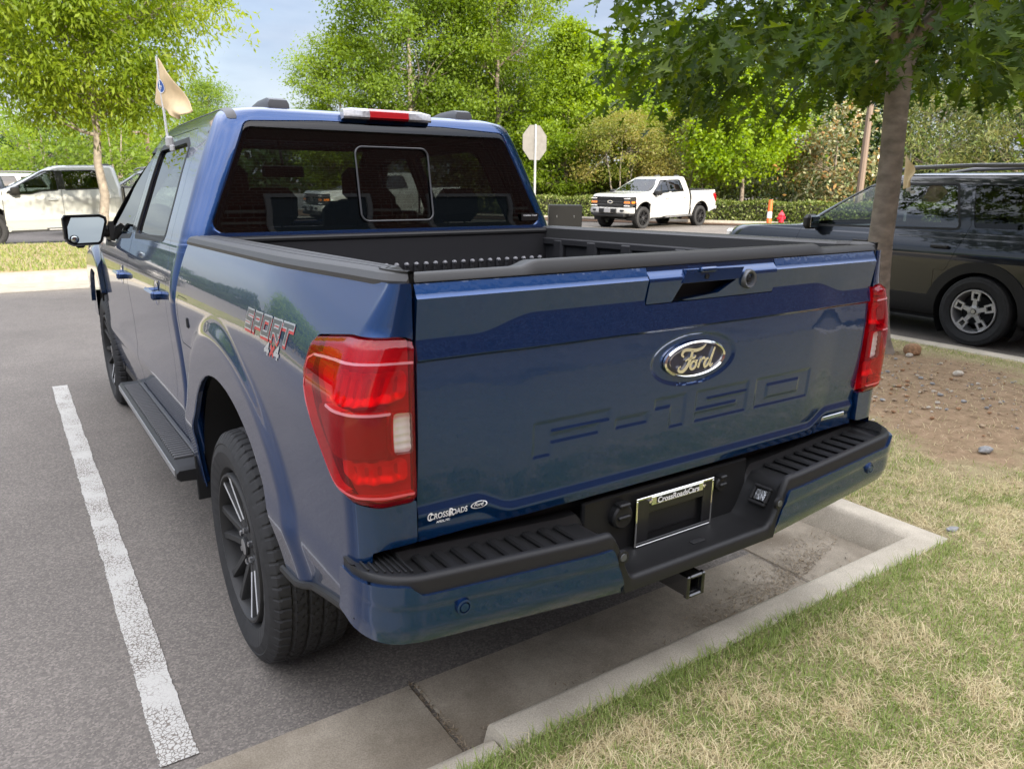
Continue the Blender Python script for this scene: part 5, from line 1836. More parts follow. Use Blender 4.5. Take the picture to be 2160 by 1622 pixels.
# ------------------------------------------------------------------ ring bodies (cab, SUV)
def ring_surface(tab, zt_n, nu, dens=None):
    """tab rows: z, half width, y rear, y front, rear radius, front radius. Returns P[u,t], region code[u,t]"""
    tab = np.asarray(tab, float)
    # station parameter: cumulative distance
    d = np.concatenate([[0], np.cumsum(np.sqrt(np.diff(tab[:, 0]) ** 2 + np.diff(tab[:, 1]) ** 2 + (.35 * np.diff(tab[:, 3])) ** 2 + (.35 * np.diff(tab[:, 2])) ** 2))])
    tt = np.linspace(0, d[-1], zt_n)
    # smooth monotone interpolation
    cols = []
    for k in range(1 + 5):
        y = np.interp(tt, d, tab[:, k])
        cols.append(y)
    cols = np.array(cols)
    ker = np.exp(-.5 * (np.arange(-6, 7) / 2.0) ** 2); ker /= ker.sum()
    for k in range(1, 6):
        yp = np.pad(cols[k], 6, mode='reflect', reflect_type='odd')
        cols[k] = np.convolve(yp, ker, 'valid')
    z, w_, yr, yf, rr, rf = cols
    w_ = np.maximum(w_, .004)
    n0, n1, n2, n3, n4 = nu
    out, reg = [], []
    rr = np.minimum(rr, w_ * .9); rf = np.minimum(rf, w_ * .9)
    E = 2.3
    def arc(t):
        c, s_ = np.cos(t), np.sin(t)
        return np.sign(c) * np.abs(c) ** (2 / E), np.abs(s_) ** (2 / E)
    for k in range(n0):
        f = k / n0
        out.append(np.stack([-(w_ - rr) * f, yr + .0 * z, z], -1)); reg.append(0)
    for k in range(n1):
        t = k / n1 * math.pi / 2
        out.append(np.stack([-(w_ - rr) - rr * math.sin(t), yr + rr * (1 - math.cos(t)), z], -1)); reg.append(1)
    for k in range(n2):
        f = k / n2
        out.append(np.stack([-w_, (yr + rr) * (1 - f) + (yf - rf) * f, z], -1)); reg.append(2)
    for k in range(n3):
        t = k / n3 * math.pi / 2
        out.append(np.stack([-(w_ - rf) - rf * math.cos(t), yf - rf + rf * math.sin(t), z], -1)); reg.append(3)
    for k in range(n4 + 1):
        f = k / n4
        out.append(np.stack([-(w_ - rf) * (1 - f), yf + .0 * z, z], -1)); reg.append(4)
    P = np.array(out)
    reg = np.repeat(np.array(reg)[:, None], zt_n, 1)
    return P, reg

def inset(P, d):
    """move a ring surface inward along its normals"""
    du = np.gradient(P, axis=0); dv = np.gradient(P, axis=1)
    N = np.cross(du, dv)
    N /= np.linalg.norm(N, axis=-1)[..., None] + 1e-12
    c = np.array([0, np.mean(P[..., 1]), np.mean(P[..., 2])])
    s = np.sign(np.sum(N * (P - c), -1))[..., None]
    # one consistent side: majority
    s = 1 if np.mean(s) > 0 else -1
    return P - s * N * d

def cab_inward(v):
    return np.array([.028 if v[0] < -.2 else .004, .012 if v[1] < 2.3 else 0, -.012 if v[2] > 1.5 else 0])

CAB = [(.40, .93, 1.985, 5.66, .05, .20), (.50, .945, 1.985, 5.72, .05, .20), (.64, .966, 1.985, 5.76, .05, .20), (.69, .970, 1.985, 5.77, .05, .2),
       (.735, .987, 1.985, 5.78, .05, .20), (.80, .977, 1.985, 5.78, .05, .2), (.95, .979, 1.985, 5.78, .06, .20), (1.15, .990, 1.985, 5.76, .08, .20),
       (1.22, .988, 1.985, 5.75, .09, .20), (1.30, .970, 1.985, 5.73, .10, .22), (1.35, .952, 1.985, 5.69, .10, .24), (1.385, .942, 1.985, 5.60, .10, .3),
       (1.398, .938, 1.985, 5.45, .10, .3), (1.412, .934, 1.985, 5.05, .10, .3), (1.42, .931, 1.985, 4.66, .10, .3), (1.44, .925, 1.985, 4.52, .105, .25),
       (1.52, .893, 2.0, 4.36, .105, .2), (1.60, .861, 2.013, 4.20, .11, .2), (1.70, .822, 2.030, 4.00, .11, .2), (1.80, .780, 2.048, 3.80, .11, .2), (1.86, .752, 2.060, 3.68, .11, .2),
       (1.90, .735, 2.068, 3.59, .115, .2), (1.93, .720, 2.078, 3.52, .12, .22), (1.955, .700, 2.092, 3.45, .13, .25), (1.972, .668, 2.125, 3.38, .16, .3),
       (1.981, .61, 2.19, 3.28, .2, .3), (1.986, .50, 2.33, 3.12, .2, .3), (1.989, .30, 2.52, 2.99, .15, .2), (1.991, .01, 2.75, 2.80, .02, .02)]

REARWIN = [(-.832, 1.462), (.832, 1.462), (.632, 1.912), (.30, 1.927), (-.30, 1.927), (-.632, 1.912)]
RDOOR = [(2.165, .53), (3.30, .53), (3.30, 1.90), (2.44, 1.90), (2.36, 1.84), (2.25, 1.42), (2.165, 1.30)]
FDOOR = [(3.308, .53), (4.40, .53), (4.52, .66), (4.52, 1.30), (4.50, 1.395), (3.70, 1.855), (3.62, 1.90), (3.308, 1.90)]
RWIN = [(2.40, 1.435), (3.215, 1.415), (3.245, 1.845), (2.58, 1.850), (2.50, 1.82)]
FWIN = [(3.375, 1.410), (3.72, 1.395), (3.92, 1.335), (4.38, 1.325), (4.31, 1.43), (3.68, 1.815), (3.60, 1.845), (3.385, 1.845)]
WSCR = [(-.86, 1.45), (.86, 1.45), (.66, 1.90), (-.66, 1.90)]

def wheel_mesh_parts(rad=.412, wid=.275, rimr=.262, hero=True, spokes='twin', name='wheel'):
    """tyre, rim, centre cap as meshes facing -X (outer face at x=0)"""
    hw = wid / 2
    prof = [(-hw + .055, rimr), (-hw + .028, rimr + .006), (-hw + .010, rimr + .020), (-hw + .002, rimr + .045), (-hw - .004, rimr + .075), (-hw + .001, rimr + .095), (-hw + .003, rimr + .100),
            (-hw + .001, rimr + .104), (-hw + .010, rimr + .122), (-hw + .022, rad - .012)]
    ntr = 44 if hero else 10
    tread = [(v, rad - .010 * (abs(v) / (hw - .026)) ** 3) for v in np.linspace(-hw + .027, hw - .027, ntr)]
    prof = prof + tread + [(-a, r) for a, r in prof[::-1]]
    prof = np.array(prof)
    n = 576 if hero else 64
    th = np.linspace(0, 2 * math.pi, n, endpoint=False)
    A = np.repeat(prof[:, 0][:, None], n, 1); Rr = np.repeat(prof[:, 1][:, None], n, 1)
    if hero:
        v = A / (hw - .02)
        T = th[None, :] * 64 / (2 * math.pi)
        tm = (Rr > rad - .013)
        gr = np.zeros_like(A)
        for gc, gw in ((-.62, .055), (-.2, .05), (.2, .05), (.62, .055)):
            gr = np.maximum(gr, .0075 * sstep((gw - np.abs(v - gc - .012 * np.sin(T * 2 * math.pi))) / .03))
        zig = .25 * np.abs(((v * 3) % 1) - .5) * 2
        ph = (T + zig + .3 * np.floor(v * 2.5)) % 1
        sh = (T + .12 * v) % 1
        sip = np.where(np.abs(v) > .66, .0055 * (np.abs(sh - .5) > .39), .0035 * (np.abs(ph - .5) > .42) + .0025 * (np.abs(ph - .2) < .06))
        Rr = Rr - np.where(tm, np.maximum(gr, sip), 0)
        # shoulder lugs run down the sidewall
        sw = (prof[:, 1] > rimr + .108)[:, None] & ~tm
        Rr = Rr - np.where(sw, .003 * (np.abs(sh - .5) > .39), 0)
        # raised band of sidewall ridges
        sb = ((prof[:, 1] > rimr + .03) & (prof[:, 1] < rimr + .08))[:, None]
        let = (np.sin(th * 37) > .1) & ((np.sin(th * 2 + .6) > .55))
        A = A + np.where(sb & let[None, :], np.sign(A) * .0012, 0)
    V = np.stack([A + hw - .0, Rr * np.cos(th), Rr * np.sin(th)], -1)
    ty = MB()
    m = len(prof)
    I = np.arange(m * n).reshape(m, n)
    F = np.stack([I[:-1], np.roll(I, -1, 1)[:-1], np.roll(I, -1, 1)[1:], I[1:]], -1).reshape(-1, 4)
    ty.add(V.reshape(-1, 3), F)
    return ty, hw

def rim_pickup(R_=.262, rot=0.0):
    rb = MB()
    # barrel and lip
    rb.lathe([(.055, R_ - .002), (.012, R_ - .001), (.004, R_ - .004), (.003, R_ - .012), (.012, R_ - .017), (.04, R_ - .022), (.20, R_ - .03), (.23, R_ - .005)], 72, 'x')
    rb.lathe([(.16, .0), (.16, .17), (.162, .175), (.19, .175)], 40, 'x', mi=3)        # brake disc
    # six split spokes
    for k in range(6):
        a = rot + k * math.pi / 3
        for sgn in (-1, 1):
            def P3(r_, t_, x_):
                # t_: tangential offset
                return (x_, r_ * math.cos(a) - t_ * math.sin(a), r_ * math.sin(a) + t_ * math.cos(a))
            G = []
            for (r_, tc_, hw_, xf) in ((.045, .020, .017, .040), (.09, .024, .015, .036), (.15, .034, .0135, .026), (.21, .046, .0135, .016), (R_ - .014, .056, .016, .010)):
                t0, t1 = sgn * (tc_ - hw_), sgn * (tc_ + hw_)
                G.append([P3(r_, t0, xf + .055), P3(r_, t0, xf + .008), P3(r_, t0 + sgn * .004, xf), P3(r_, t1 - sgn * .004, xf), P3(r_, t1, xf + .008), P3(r_, t1, xf + .055)])
            G = np.array(G)
            n0 = len(rb.F)
            rb.grid(G)
            # machined middle strips; silver only on spokes coloured as if catching the light
            if k in (1, 4):
                for i in range(1, 4):
                    rb.I[n0 + i * 5 + 2] = 1
        # pocket web between the two bars
        rb.add([(.06, (.05) * math.cos(a) + .012 * math.sin(a), .05 * math.sin(a) - .012 * math.cos(a)), (.06, .05 * math.cos(a) - .012 * math.sin(a), .05 * math.sin(a) + .012 * math.cos(a)),
                (.045, (R_ - .02) * math.cos(a) - .04 * math.sin(a), (R_ - .02) * math.sin(a) + .04 * math.cos(a)), (.045, (R_ - .02) * math.cos(a) + .04 * math.sin(a), (R_ - .02) * math.sin(a) - .04 * math.cos(a))], [(0, 1, 2, 3)], 2)
    rb.lathe([(.095, .075), (.045, .070), (.036, .055), (.034, .0)], 36, 'x')
    for k in range(6):
        a = rot + (k + .5) * math.pi / 3
        rb.lathe([(.05, .011), (.026, .010), (.024, .006), (.024, 0)], 8, 'x', (0, .058 * math.cos(a), .058 * math.sin(a)), 4)
    return rb

def place_wheels(root, spec, tym, hw, rims, mats_r, capm):
    """spec: list of (outer x, y, z, side, rim index); side -1 left, +1 right"""
    first = {}
    for (x, y, z, sd_, ri) in spec:
        wl = empty('wheel', (x, y, z), math.pi if sd_ > 0 else 0, root)
        for nm, key, mb, mm in (('tyre', 't', tym, RUBBER), ('rim', 'r%d' % ri, rims[ri], mats_r), ('hub_cap', 'c', capm, [RIMD, SATIN])):
            if key not in first:
                o = mb.build(nm, mm, wl, sharp=(30 if nm != 'tyre' else 24))
                first[key] = o
            else:
                o = first[key].copy(); COL.objects.link(o); o.parent = wl

def make_cab(root, both_parts, P_):
    nu = (36, 14, 230, 12, 30)
    P, reg = ring_surface(CAB, 210, nu)
    X, Y, Z = P[..., 0], P[..., 1], P[..., 2]
    side = (reg >= 1) & (reg <= 3) & (Z < 1.965)
    big = 9.0
    def sside(poly, r): return np.where(side, sd_rpoly(Y, Z, poly, r), -big)
    rearm = (reg <= 1)
    frontm = (reg >= 3)
    def sfront(poly, m, r): return np.where(m, sd_rpoly(X, Z, poly, r), -big)
    rd, fd = sside(RDOOR, .03), sside(FDOOR, .03)
    rw, fw = sside(RWIN, .025), sside(FWIN, .025)
    rearw = sfront(REARWIN, rearm & (Y < 2.4), .035)
    # wind screen: on the sloping front, measured on x and z
    ws = np.where((reg >= 3) & (Z > 1.43) & (Z < 1.925) & (Y > 3.2), sd_rpoly(X, Z, WSCR, .05), -big)
    arch = np.where(reg >= 2, np.hypot(Y - FY, Z - FZ) - FR, big)
    hood = (Z > 1.33) & (Y > 4.56) & (Z < 1.435)
    hoodsd = np.where(hood | (Y > 4.45), np.minimum(np.minimum(.895 - np.abs(X), Z - 1.372), Y - 4.60), -big)
    fendsd = np.where(reg >= 2, np.minimum(Y - 4.53, 1.5 - Z), -big)
    # front opening for grille, lamps and bumper
    fo = np.where((reg >= 3) & (Y > 5.3), np.minimum(Y - 5.40, 1.285 - Z), -big)
    fo = np.where((Y > 5.3) & (reg == 2), np.minimum(Y - 5.40, 1.285 - Z), fo)
    bottom = Z - np.where(Y < 4.5, .47, .60)
    shell = np.minimum.reduce([-rd - .003, -fd - .003, -rearw, -ws, bottom, np.where(Y > 4.4, 4.565 - Y, big) if False else big + 0 * Z])
    front_zone = np.minimum.reduce([fendsd + 0, big + 0 * Z])
    cabsd = np.minimum.reduce([-rd - .003, -fd - .003, -rearw, -ws, bottom, np.where((Z < 1.43), 4.525 - Y, big)])
    # the cab's own side panel stops at the bed gap
    cabsd = np.where((reg == 0) & (Z < 1.40), -1, cabsd)
    half = panel(P, cabsd, cab_inward, skipf=lambda v: abs(v[0]) < 1e-6)
    both(half).build('cab_shell', BLUE, root, body=True, weld=.0006, sharp=34)
    fend = np.minimum.reduce([np.where(Z < 1.43, Y - 4.531, -big), arch, -fo - .002, bottom, -hoodsd - .003])
    Pf = P.copy()
    fl = np.where((reg == 2) | (reg == 3), .032 * sstep((.765 - np.hypot(Y - FY, Z - FZ)) / .07), 0)
    Pf[..., 0] -= fl
    both_parts('front_fender', panel(Pf, np.where(reg >= 2, fend, -1), (.03, 0, 0), skipf=lambda v: abs(v[0]) < .3), BLUE, sharp=34)
    hd = panel(P, hoodsd, (0, 0, -.02), skipf=lambda v: abs(v[0]) < 1e-6)
    both(hd).build('hood', BLUE, root, body=True, weld=.0006, sharp=30)
    th = np.linspace(-.2, math.pi + .2, 30)
    G = np.array([[(x, FY + .58 * math.cos(t), FZ + .58 * math.sin(t)) for x in (-.95, -.62)] for t in th])
    mbh = MB().grid(G)
    mbh.add(np.array([[-.62, FY + .58 * math.cos(t), FZ + .58 * math.sin(t)] for t in th]), [list(range(30))])
    both_parts('front_wheel_housing', mbh, DARK)
    # doors
    def door(sd_, win, nm, hy, hz):
        pan = panel(P, np.minimum(sd_, -win), (.03, 0, 0))
        gl = panel(inset(P, .012), np.minimum(win + .012, sd_))
        tr = panel(inset(P, -.0012), np.minimum(np.minimum(win + .022, -win + .003), sd_ - .002), (.012, 0, 0))
        objs = []
        for m in (False, True):
            f = mirror if m else (lambda q: q)
            d = f(pan).build('door', BLUE, root, body=True, sharp=30)
            f(gl).build('door_window', GLASS_S, d, body=True)
            f(tr).build('window_trim', BLACKP, d, body=True)
            x0 = -float(np.interp(hz, np.array(CAB)[:, 0], np.array(CAB)[:, 1]))
            h = MB()
            h.box((x0 - .030, hy, hz), (.022, .215, .040), bev=.010)
            h.box((x0 - .012, hy - .085, hz), (.045, .05, .036), bev=.010)
            h.box((x0 - .012, hy + .085, hz), (.045, .03, .034), bev=.010)
            f(h).build('door_handle', BLUE, d, body=True)
            cup = MB().lathe([(.0, .055), (.001, .055), (.0005, .04), (.002, 0)], 24, 'x', (x0 - .0012, hy + .01, hz))
            f(cup).build('handle_cup', BLUE, d, body=True)
            objs.append(d)
        return objs
    door(rd, rw, 'rear', 2.36, 1.195)
    door(fd, fw, 'front', 3.50, 1.185)
    # dark layer behind the shut lines
    Pd = inset(P, .022)
    gap = np.where((reg >= 2) & (reg <= 3), np.minimum.reduce([np.maximum(rd, fd) + .03, -rw - .02, -fw - .02, np.where(Z < 1.40, 1, 1)]), -1)
    both_parts('door_seal', panel(Pd, gap), DARK)
    # pillar covers between the door windows
    pil = np.where(side, np.minimum(sd_poly(Y, Z, [(3.228, 1.42), (3.365, 1.42), (3.378, 1.86), (3.252, 1.86)]), np.maximum(rd, fd) - .001), -1)
    both_parts('pillar_trim', panel(inset(P, -.002), pil, (.01, 0, 0)), mat('gloss_black', (.012, .012, .013), rough=.12, coat=.5))
    # glazing
    rwg = panel(inset(P, .004), np.minimum(rearw + .010, 9), skipf=None)
    rg = both(rwg).build('rear_window', GLASS_T, root, body=True, weld=.0006)
    fb = panel(inset(P, .006), np.minimum(rearw + .012, .020 - rearw))
    both(fb).build('window_border', mat('glass_frit', (.006, .006, .006), rough=.08, coat=1), rg, body=True, weld=.0006)
    # sliding pane frame of the rear window
    ys = lambda zz: float(np.interp(zz, np.array(CAB)[:, 0], np.array(CAB)[:, 2]))
    fr = MB()
    pts = []
    x0, x1, z0, z1, r_ = -.166, .196, 1.498, 1.822, .035
    for (cx, cz, a0) in ((x1 - r_, z1 - r_, 0), (x0 + r_, z1 - r_, 90), (x0 + r_, z0 + r_, 180), (x1 - r_, z0 + r_, 270)):
        for k in range(7):
            a = R(a0 + k * 15)
            xx, zz = cx + r_ * math.cos(a), cz + r_ * math.sin(a)
            pts.append((xx, ys(zz) - .006, zz))
    pts.append(pts[0])
    fr.tube(pts, .0042, 6, caps=False)
    fr.build('sliding_pane_frame', mat('pane_frame', (.05, .05, .053), rough=.3), rg, body=True)
    st = MB().box((.752, ys(1.49) - .0062, 1.503), (.105, .003, .036))
    st = text_mb('Quality Caps', .010, .085, org=(.752, ys(1.49) - .0085, 1.505), d=0, bold=.02, mi=1, mb=st)
    P_['sticker'] = st.build('window_sticker', [mat('sticker_black', (.01, .01, .01), rough=.3), WHITE_T], rg, body=True)
    wsg = panel(inset(P, .004), ws + .012)
    both(wsg).build('windscreen', GLASS_W, root, body=True, weld=.0006)
    # roof ditch mouldings
    band = np.minimum.reduce([.0165 - np.abs(np.abs(X) - .672), Z - 1.917, 3.52 - Y, np.where((reg <= 2), 1.0, -1.0)])
    vr = panel(inset(P, -.0022), band, cab_inward)
    both_parts('roof_moulding', vr, mat('roof_strip', (.035, .035, .037), rough=.4))
    # window-top strip on the rear corner
    # third brake lamp
    bl = MB()
    def lampbox(xa, xb, mi, d):
        G = []
        for xx in np.linspace(xa, xb, 10):
            e = .010 * max(0, (abs(xx - .01) - .17) / .05) ** 2
            G.append([(xx, 2.10, 1.990 - e), (xx, 2.062 - d, 1.984 - e), (xx, 2.050 - d + e, 1.974 - e), (xx, 2.046 - d + e, 1.948), (xx, 2.056 - d, 1.940), (xx, 2.10, 1.938)])
        bl.grid(np.array(G), mi)
        n = bl.n
        bl.F.append(list(range(n - 6, n))); bl.I.append(mi)
        bl.F.append(list(range(n - 60, n - 54))); bl.I.append(mi)
    lampbox(-.205, .225, 0, 0)
    tl = bl.build('high_brake_lamp', mat('lamp_frost', (.34, .34, .35), rough=.12, coat=1, noise=(90, .25)), root, body=True)
    bl = MB()
    lampbox(-.085, .105, 0, .003)
    bl.build('red_lens', mat('red_solid_lens', (.42, .006, .012), rough=.15, coat=1), tl, body=True)
    # roof pods
    for sx, xx in ((-1, -.455), (1, .465)):
        pod = MB()
        G = []
        for (yy, s_, h) in ((2.16, .70, .0), (2.165, .76, .026), (2.20, .82, .036), (2.34, .80, .034), (2.42, .85, .022), (2.45, .75, -.01)):
            G.append([(xx - .062 * s_, yy, 1.972), (xx - .060 * s_, yy, 1.977 + h * .7), (xx - .048 * s_, yy, 1.984 + h), (xx + .048 * s_, yy, 1.984 + h), (xx + .060 * s_, yy, 1.977 + h * .7), (xx + .062 * s_, yy, 1.972)])
        pod.grid(np.array(G)); pod.F.append(list(range(6))); pod.I.append(0)
        pod.build('roof_pod', mat('pod_grey', (.07, .072, .078), rough=.45), root, body=True)
    # mirrors
    mm = MB()
    o = [(-1.205, 1.478), (-1.19, 1.498), (-1.0, 1.502), (-.965, 1.485), (-.962, 1.455), (-1.0, 1.335), (-1.02, 1.318), (-1.16, 1.312), (-1.185, 1.325), (-1.205, 1.36)]
    G = []
    for (yy, s_) in ((4.175, .93), (4.165, 1.0), (4.20, 1.03), (4.26, 1.0), (4.32, .86), (4.345, .62)):
        c = np.mean(o, 0)
        G.append([(c[0] + (p[0] - c[0]) * s_, yy, c[1] + (p[1] - c[1]) * s_) for p in o] + [(c[0] + (o[0][0] - c[0]) * s_, yy, c[1] + (o[0][1] - c[1]) * s_)])
    mm.grid(np.array(G)); mm.F.append([len(G[0]) * 5 + k for k in range(10)]); mm.I.append(0)
    mm.prism(o, 4.21, 4.22, 'y')
    mm.box((-.95, 4.25, 1.395), (.14, .09, .07), bev=.02)
    mm.prism([(4.17, 1.34), (4.44, 1.34), (4.40, 1.40), (4.17, 1.46)], -.955, -.925, 'x')
    mm.box((-1.12, 4.26, 1.31), (.05, .05, .03), bev=.01)
    gl = MB()
    og = shrink(o, .016)
    gl.prism(og, 4.1665, 4.18, 'y')
    gv = gl.verts()
    gv[:, 1] += .016 - math.tan(R(15)) * (gv[:, 0] + 1.085) + math.tan(R(7)) * (gv[:, 2] - 1.41)
    gl.V = [gv]
    bs_ = MB().lathe([(.02, .027), (-.006, .026), (-.008, .022)], 24, 'y', (-1.152, 4.192, 1.352), 1)
    G = [(-.008 - .006 * math.cos(t), .022 * math.sin(t)) for t in np.linspace(0, math.pi / 2, 8)]
    bs_.lathe(G, 24, 'y', (-1.152, 4.192, 1.352), 0)
    for m in (False, True):
        f = mirror if m else (lambda q: q)
        mo = f(mm).build('side_mirror', BLACKP, root, body=True, fixn=True)
        f(gl).build('mirror_glass', MIRROR, mo, body=True)
        if not m: f(bs_).build('blind_spot_mirror', [MIRROR, DARK], mo, body=True)
    # running boards
    rbd = MB()
    G = []
    for y in (1.90, 1.93, 3.68, 3.71):
        e = .012 if y in (1.90, 3.71) else 0
        G.append([(-.90, y, .530), (-.95, y, .530), (-.958, y, .524 - e), (-1.048, y, .524 - e), (-1.060, y, .512 - e), (-1.060, y, .470 + e), (-1.045, y, .455 + e), (-.92, y, .455), (-.90, y, .530)])
    rbd.grid(np.array(G)); rbd.F += [list(range(9)), list(range(27, 36))]; rbd.I += [0, 0]
    for y in (2.2, 2.8, 3.4):
        rbd.box((-.85, y, .49), (.20, .06, .03))
    tr = MB()
    for k in range(46):
        y = 2.04 + k * .0335
        tr.box((-1.002, y, .528), (.082, .014, .014), bev=.004)
    tr.box((-.953, 2.8, .527), (.010, 1.55, .010), bev=.002)
    ed = MB().box((-1.0605, 2.8, .497), (.006, 1.74, .030), bev=.002)
    for m in (False, True):
        f = mirror if m else (lambda q: q)
        b = f(rbd).build('running_board', BLACKP, root, body=True, sharp=25, fixn=True)
        f(tr).build('step_ribs', mat('step_rubber', (.075, .075, .078), rough=.5), b, body=True)
        f(ed).build('step_edge', mat('step_metal', (.30, .30, .31), rough=.35, metal=.6), b, body=True)
    sl = MB().box((-.93, 3.2, .50), (.03, 2.5, .10), bev=.01)
    both_parts('sill', sl, BLACKP)
    both_parts('mud_flap', MB().box((-.93, 1.905, .47), (.11, .012, .20), bev=.004), BLACKP)
    # bed-to-cab filler
    MB().box((0, 1.96, 1.15), (1.72, .03, .55)).build('cab_back_panel', BLUE, root, body=True)
    # ---------------- cabin
    it = MB()
    it.box((0, 3.4, .72), (1.75, 2.6, .06))
    it.box((0, 4.36, 1.24), (1.62, .30, .30), bev=.06)
    it.box((0, 4.10, 1.22), (1.58, .26, .22), bev=.05)
    it.box((.0, 3.55, 1.0), (.30, .70, .42), bev=.04)
    for sx in (-1, 1):
        it.box((sx * .87, 3.35, 1.05), (.05, 2.3, .62), bev=.02)
        it.box((sx * .60, 2.75, 1.90), (.10, .95, .04), bev=.01)
    it.box((0, 2.85, 1.945), (1.20, 1.2, .02))
    it.box((0, 3.62, 1.76), (.26, .03, .07), bev=.01)
    it.tube([(0, 3.62, 1.80), (0, 3.66, 1.90)], .01)
    it.build('cabin_interior', TRIMIN, root, body=True)
    def seat(x, y, w_, bench):
        s_ = MB()
        s_.box((x, y + .28, 1.02), (w_, .50, .16), bev=.05)
        s_.box((x, y, 1.30 if not bench else 1.20), (w_, .14, .56 if not bench else .42), bev=.05)
        if not bench:
            s_.box((x, y - .01, 1.68), (.27, .09, .20), bev=.045)
            for q in (-.05, .05): s_.tube([(x + q, y, 1.55), (x + q, y, 1.62)], .006)
        o_ = s_.build('front_seat' if not bench else 'rear_seat', SEAT, root, body=True)
        return o_
    seat(-.42, 3.38, .52, False)
    seat(.42, 3.38, .52, False)
    b = seat(0, 2.33, 1.50, True)
    for x in (-.48, .02, .5):
        h = MB().box((x, 2.30, 1.56), (.25, .09, .17), bev=.045)
        for q in (-.05, .05): h.tube([(x + q, 2.31, 1.38), (x + q, 2.31, 1.50)], .006)
        h.build('headrest', SEAT, b, body=True)
    swm = MB()
    th = np.linspace(0, 2 * math.pi, 33)
    swm.tube([(-.42 + .19 * math.cos(t), 3.98 + .06 * math.sin(t), 1.33 + .18 * math.sin(t)) for t in th], .014, 8, caps=False)
    swm.box((-.42, 4.0, 1.33), (.16, .05, .12), bev=.02)
    swm.build('steering_wheel', TRIMIN, root, body=True)
    # ---------------- front end
    fz = MB()
    fz.box((0, 5.60, 1.10), (1.30, .10, .36), bev=.03)
    for k in range(3):
        fz.box((0, 5.66, 1.005 + k * .095), (1.26, .05, .05), bev=.012)
    gr = fz.build('grille', mat('grille_black', (.018, .018, .019), rough=.35), root, body=True)
    th = np.linspace(0, 2 * math.pi, 40, endpoint=False)
    ov = MB().prism([(.125 * math.cos(t), 1.10 + .052 * math.sin(t)) for t in th], 5.66, 5.71, 'y')
    ov.prism([(.10 * math.cos(t), 1.10 + .038 * math.sin(t)) for t in th], 5.70, 5.713, 'y', 1)
    ov.build('grille_emblem', [CHROME, OVAL], gr, body=True)
    hl = MB()
    hl.box((-.775, 5.60, 1.10), (.29, .20, .36), bev=.04)
    hl.box((-.90, 5.50, 1.10), (.09, .24, .34), bev=.04)
    am = MB().box((-.785, 5.70, 1.085), (.27, .03, .07), bev=.01).box((-.945, 5.52, 1.085), (.02, .20, .07), bev=.008)
    bar = MB().box((-.785, 5.70, 1.225), (.27, .03, .022), bev=.006).box((-.785, 5.70, .965), (.27, .03, .022), bev=.006)
    for m in (False, True):
        f = mirror if m else (lambda q: q)
        h = f(hl).build('headlamp', mat('headlamp_dark', (.03, .03, .032), rough=.1, coat=1), root, body=True)
        f(am).build('amber_lens', AMBER, h, body=True)
        f(bar).build('daylight_bar', LIGHTBAR, h, body=True)
    fb_ = MB()
    G = []
    for xx in np.linspace(-.97, .97, 30):
        e = .16 * (abs(xx) / .97) ** 4
        G.append([(xx, 5.45, .90), (xx, 5.80 - e, .90), (xx, 5.835 - e, .885), (xx, 5.845 - e, .74), (xx, 5.82 - e, .70), (xx, 5.45, .70)])
    fb_.grid(np.array(G))
    for e0 in (0, 29): fb_.F.append([e0 * 6 + k for k in range(6)]); fb_.I.append(0)
    fbo = fb_.build('front_bumper', BLUE, root, body=True, sharp=35)
    q = MB().box((0, 5.80, .79), (.85, .12, .16), bev=.02).box((0, 5.72, .63), (1.55, .20, .12), bev=.03)
    for sx in (-1, 1):
        q.box((sx * .66, 5.795, .80), (.16, .08, .07), bev=.01)
        q.box((sx * .84, 5.58, .66), (.22, .25, .12), bev=.03)
    q.build('bumper_intake', BLACKP, fbo, body=True)
    MB().box((0, 5.865, .80), (.30, .012, .15), bev=.003).build('front_plate', mat('plate_grey', (.25, .25, .26), rough=.4), fbo, body=True)
    bad = MB().prism([(4.62, 1.13), (4.70, 1.12), (4.68, 1.09), (4.66, 1.00), (4.69, .90), (4.645, 1.0), (4.655, 1.08)], -.998, -.985, 'x')
    both_parts('fender_vent', bad, BLACKP)
    # ---------------- wheels
    ty, hw = wheel_mesh_parts()
    cap = MB().lathe([(.05, .034), (.026, .033), (.022, .028)], 28, 'x').lathe([(.022, .028), (.020, .0)], 28, 'x', mi=1)
    rims = [rim_pickup(rot=R(0)), rim_pickup(rot=R(40))]
    zr = .406
    place_wheels(root, [(-.995, 1.225, zr, -1, 0), (.995, 1.225, zr, 1, 0), (-.985, 4.905, zr, -1, 1), (.985, 4.905, zr, 1, 1)], ty, hw, rims, [RIMG, MACH, RIMD, mat('brake_steel', (.2, .2, .2), rough=.4, metal=.8), SATIN], cap)
    # SPORT decal on the bed side
    dc = MB()
    return dc
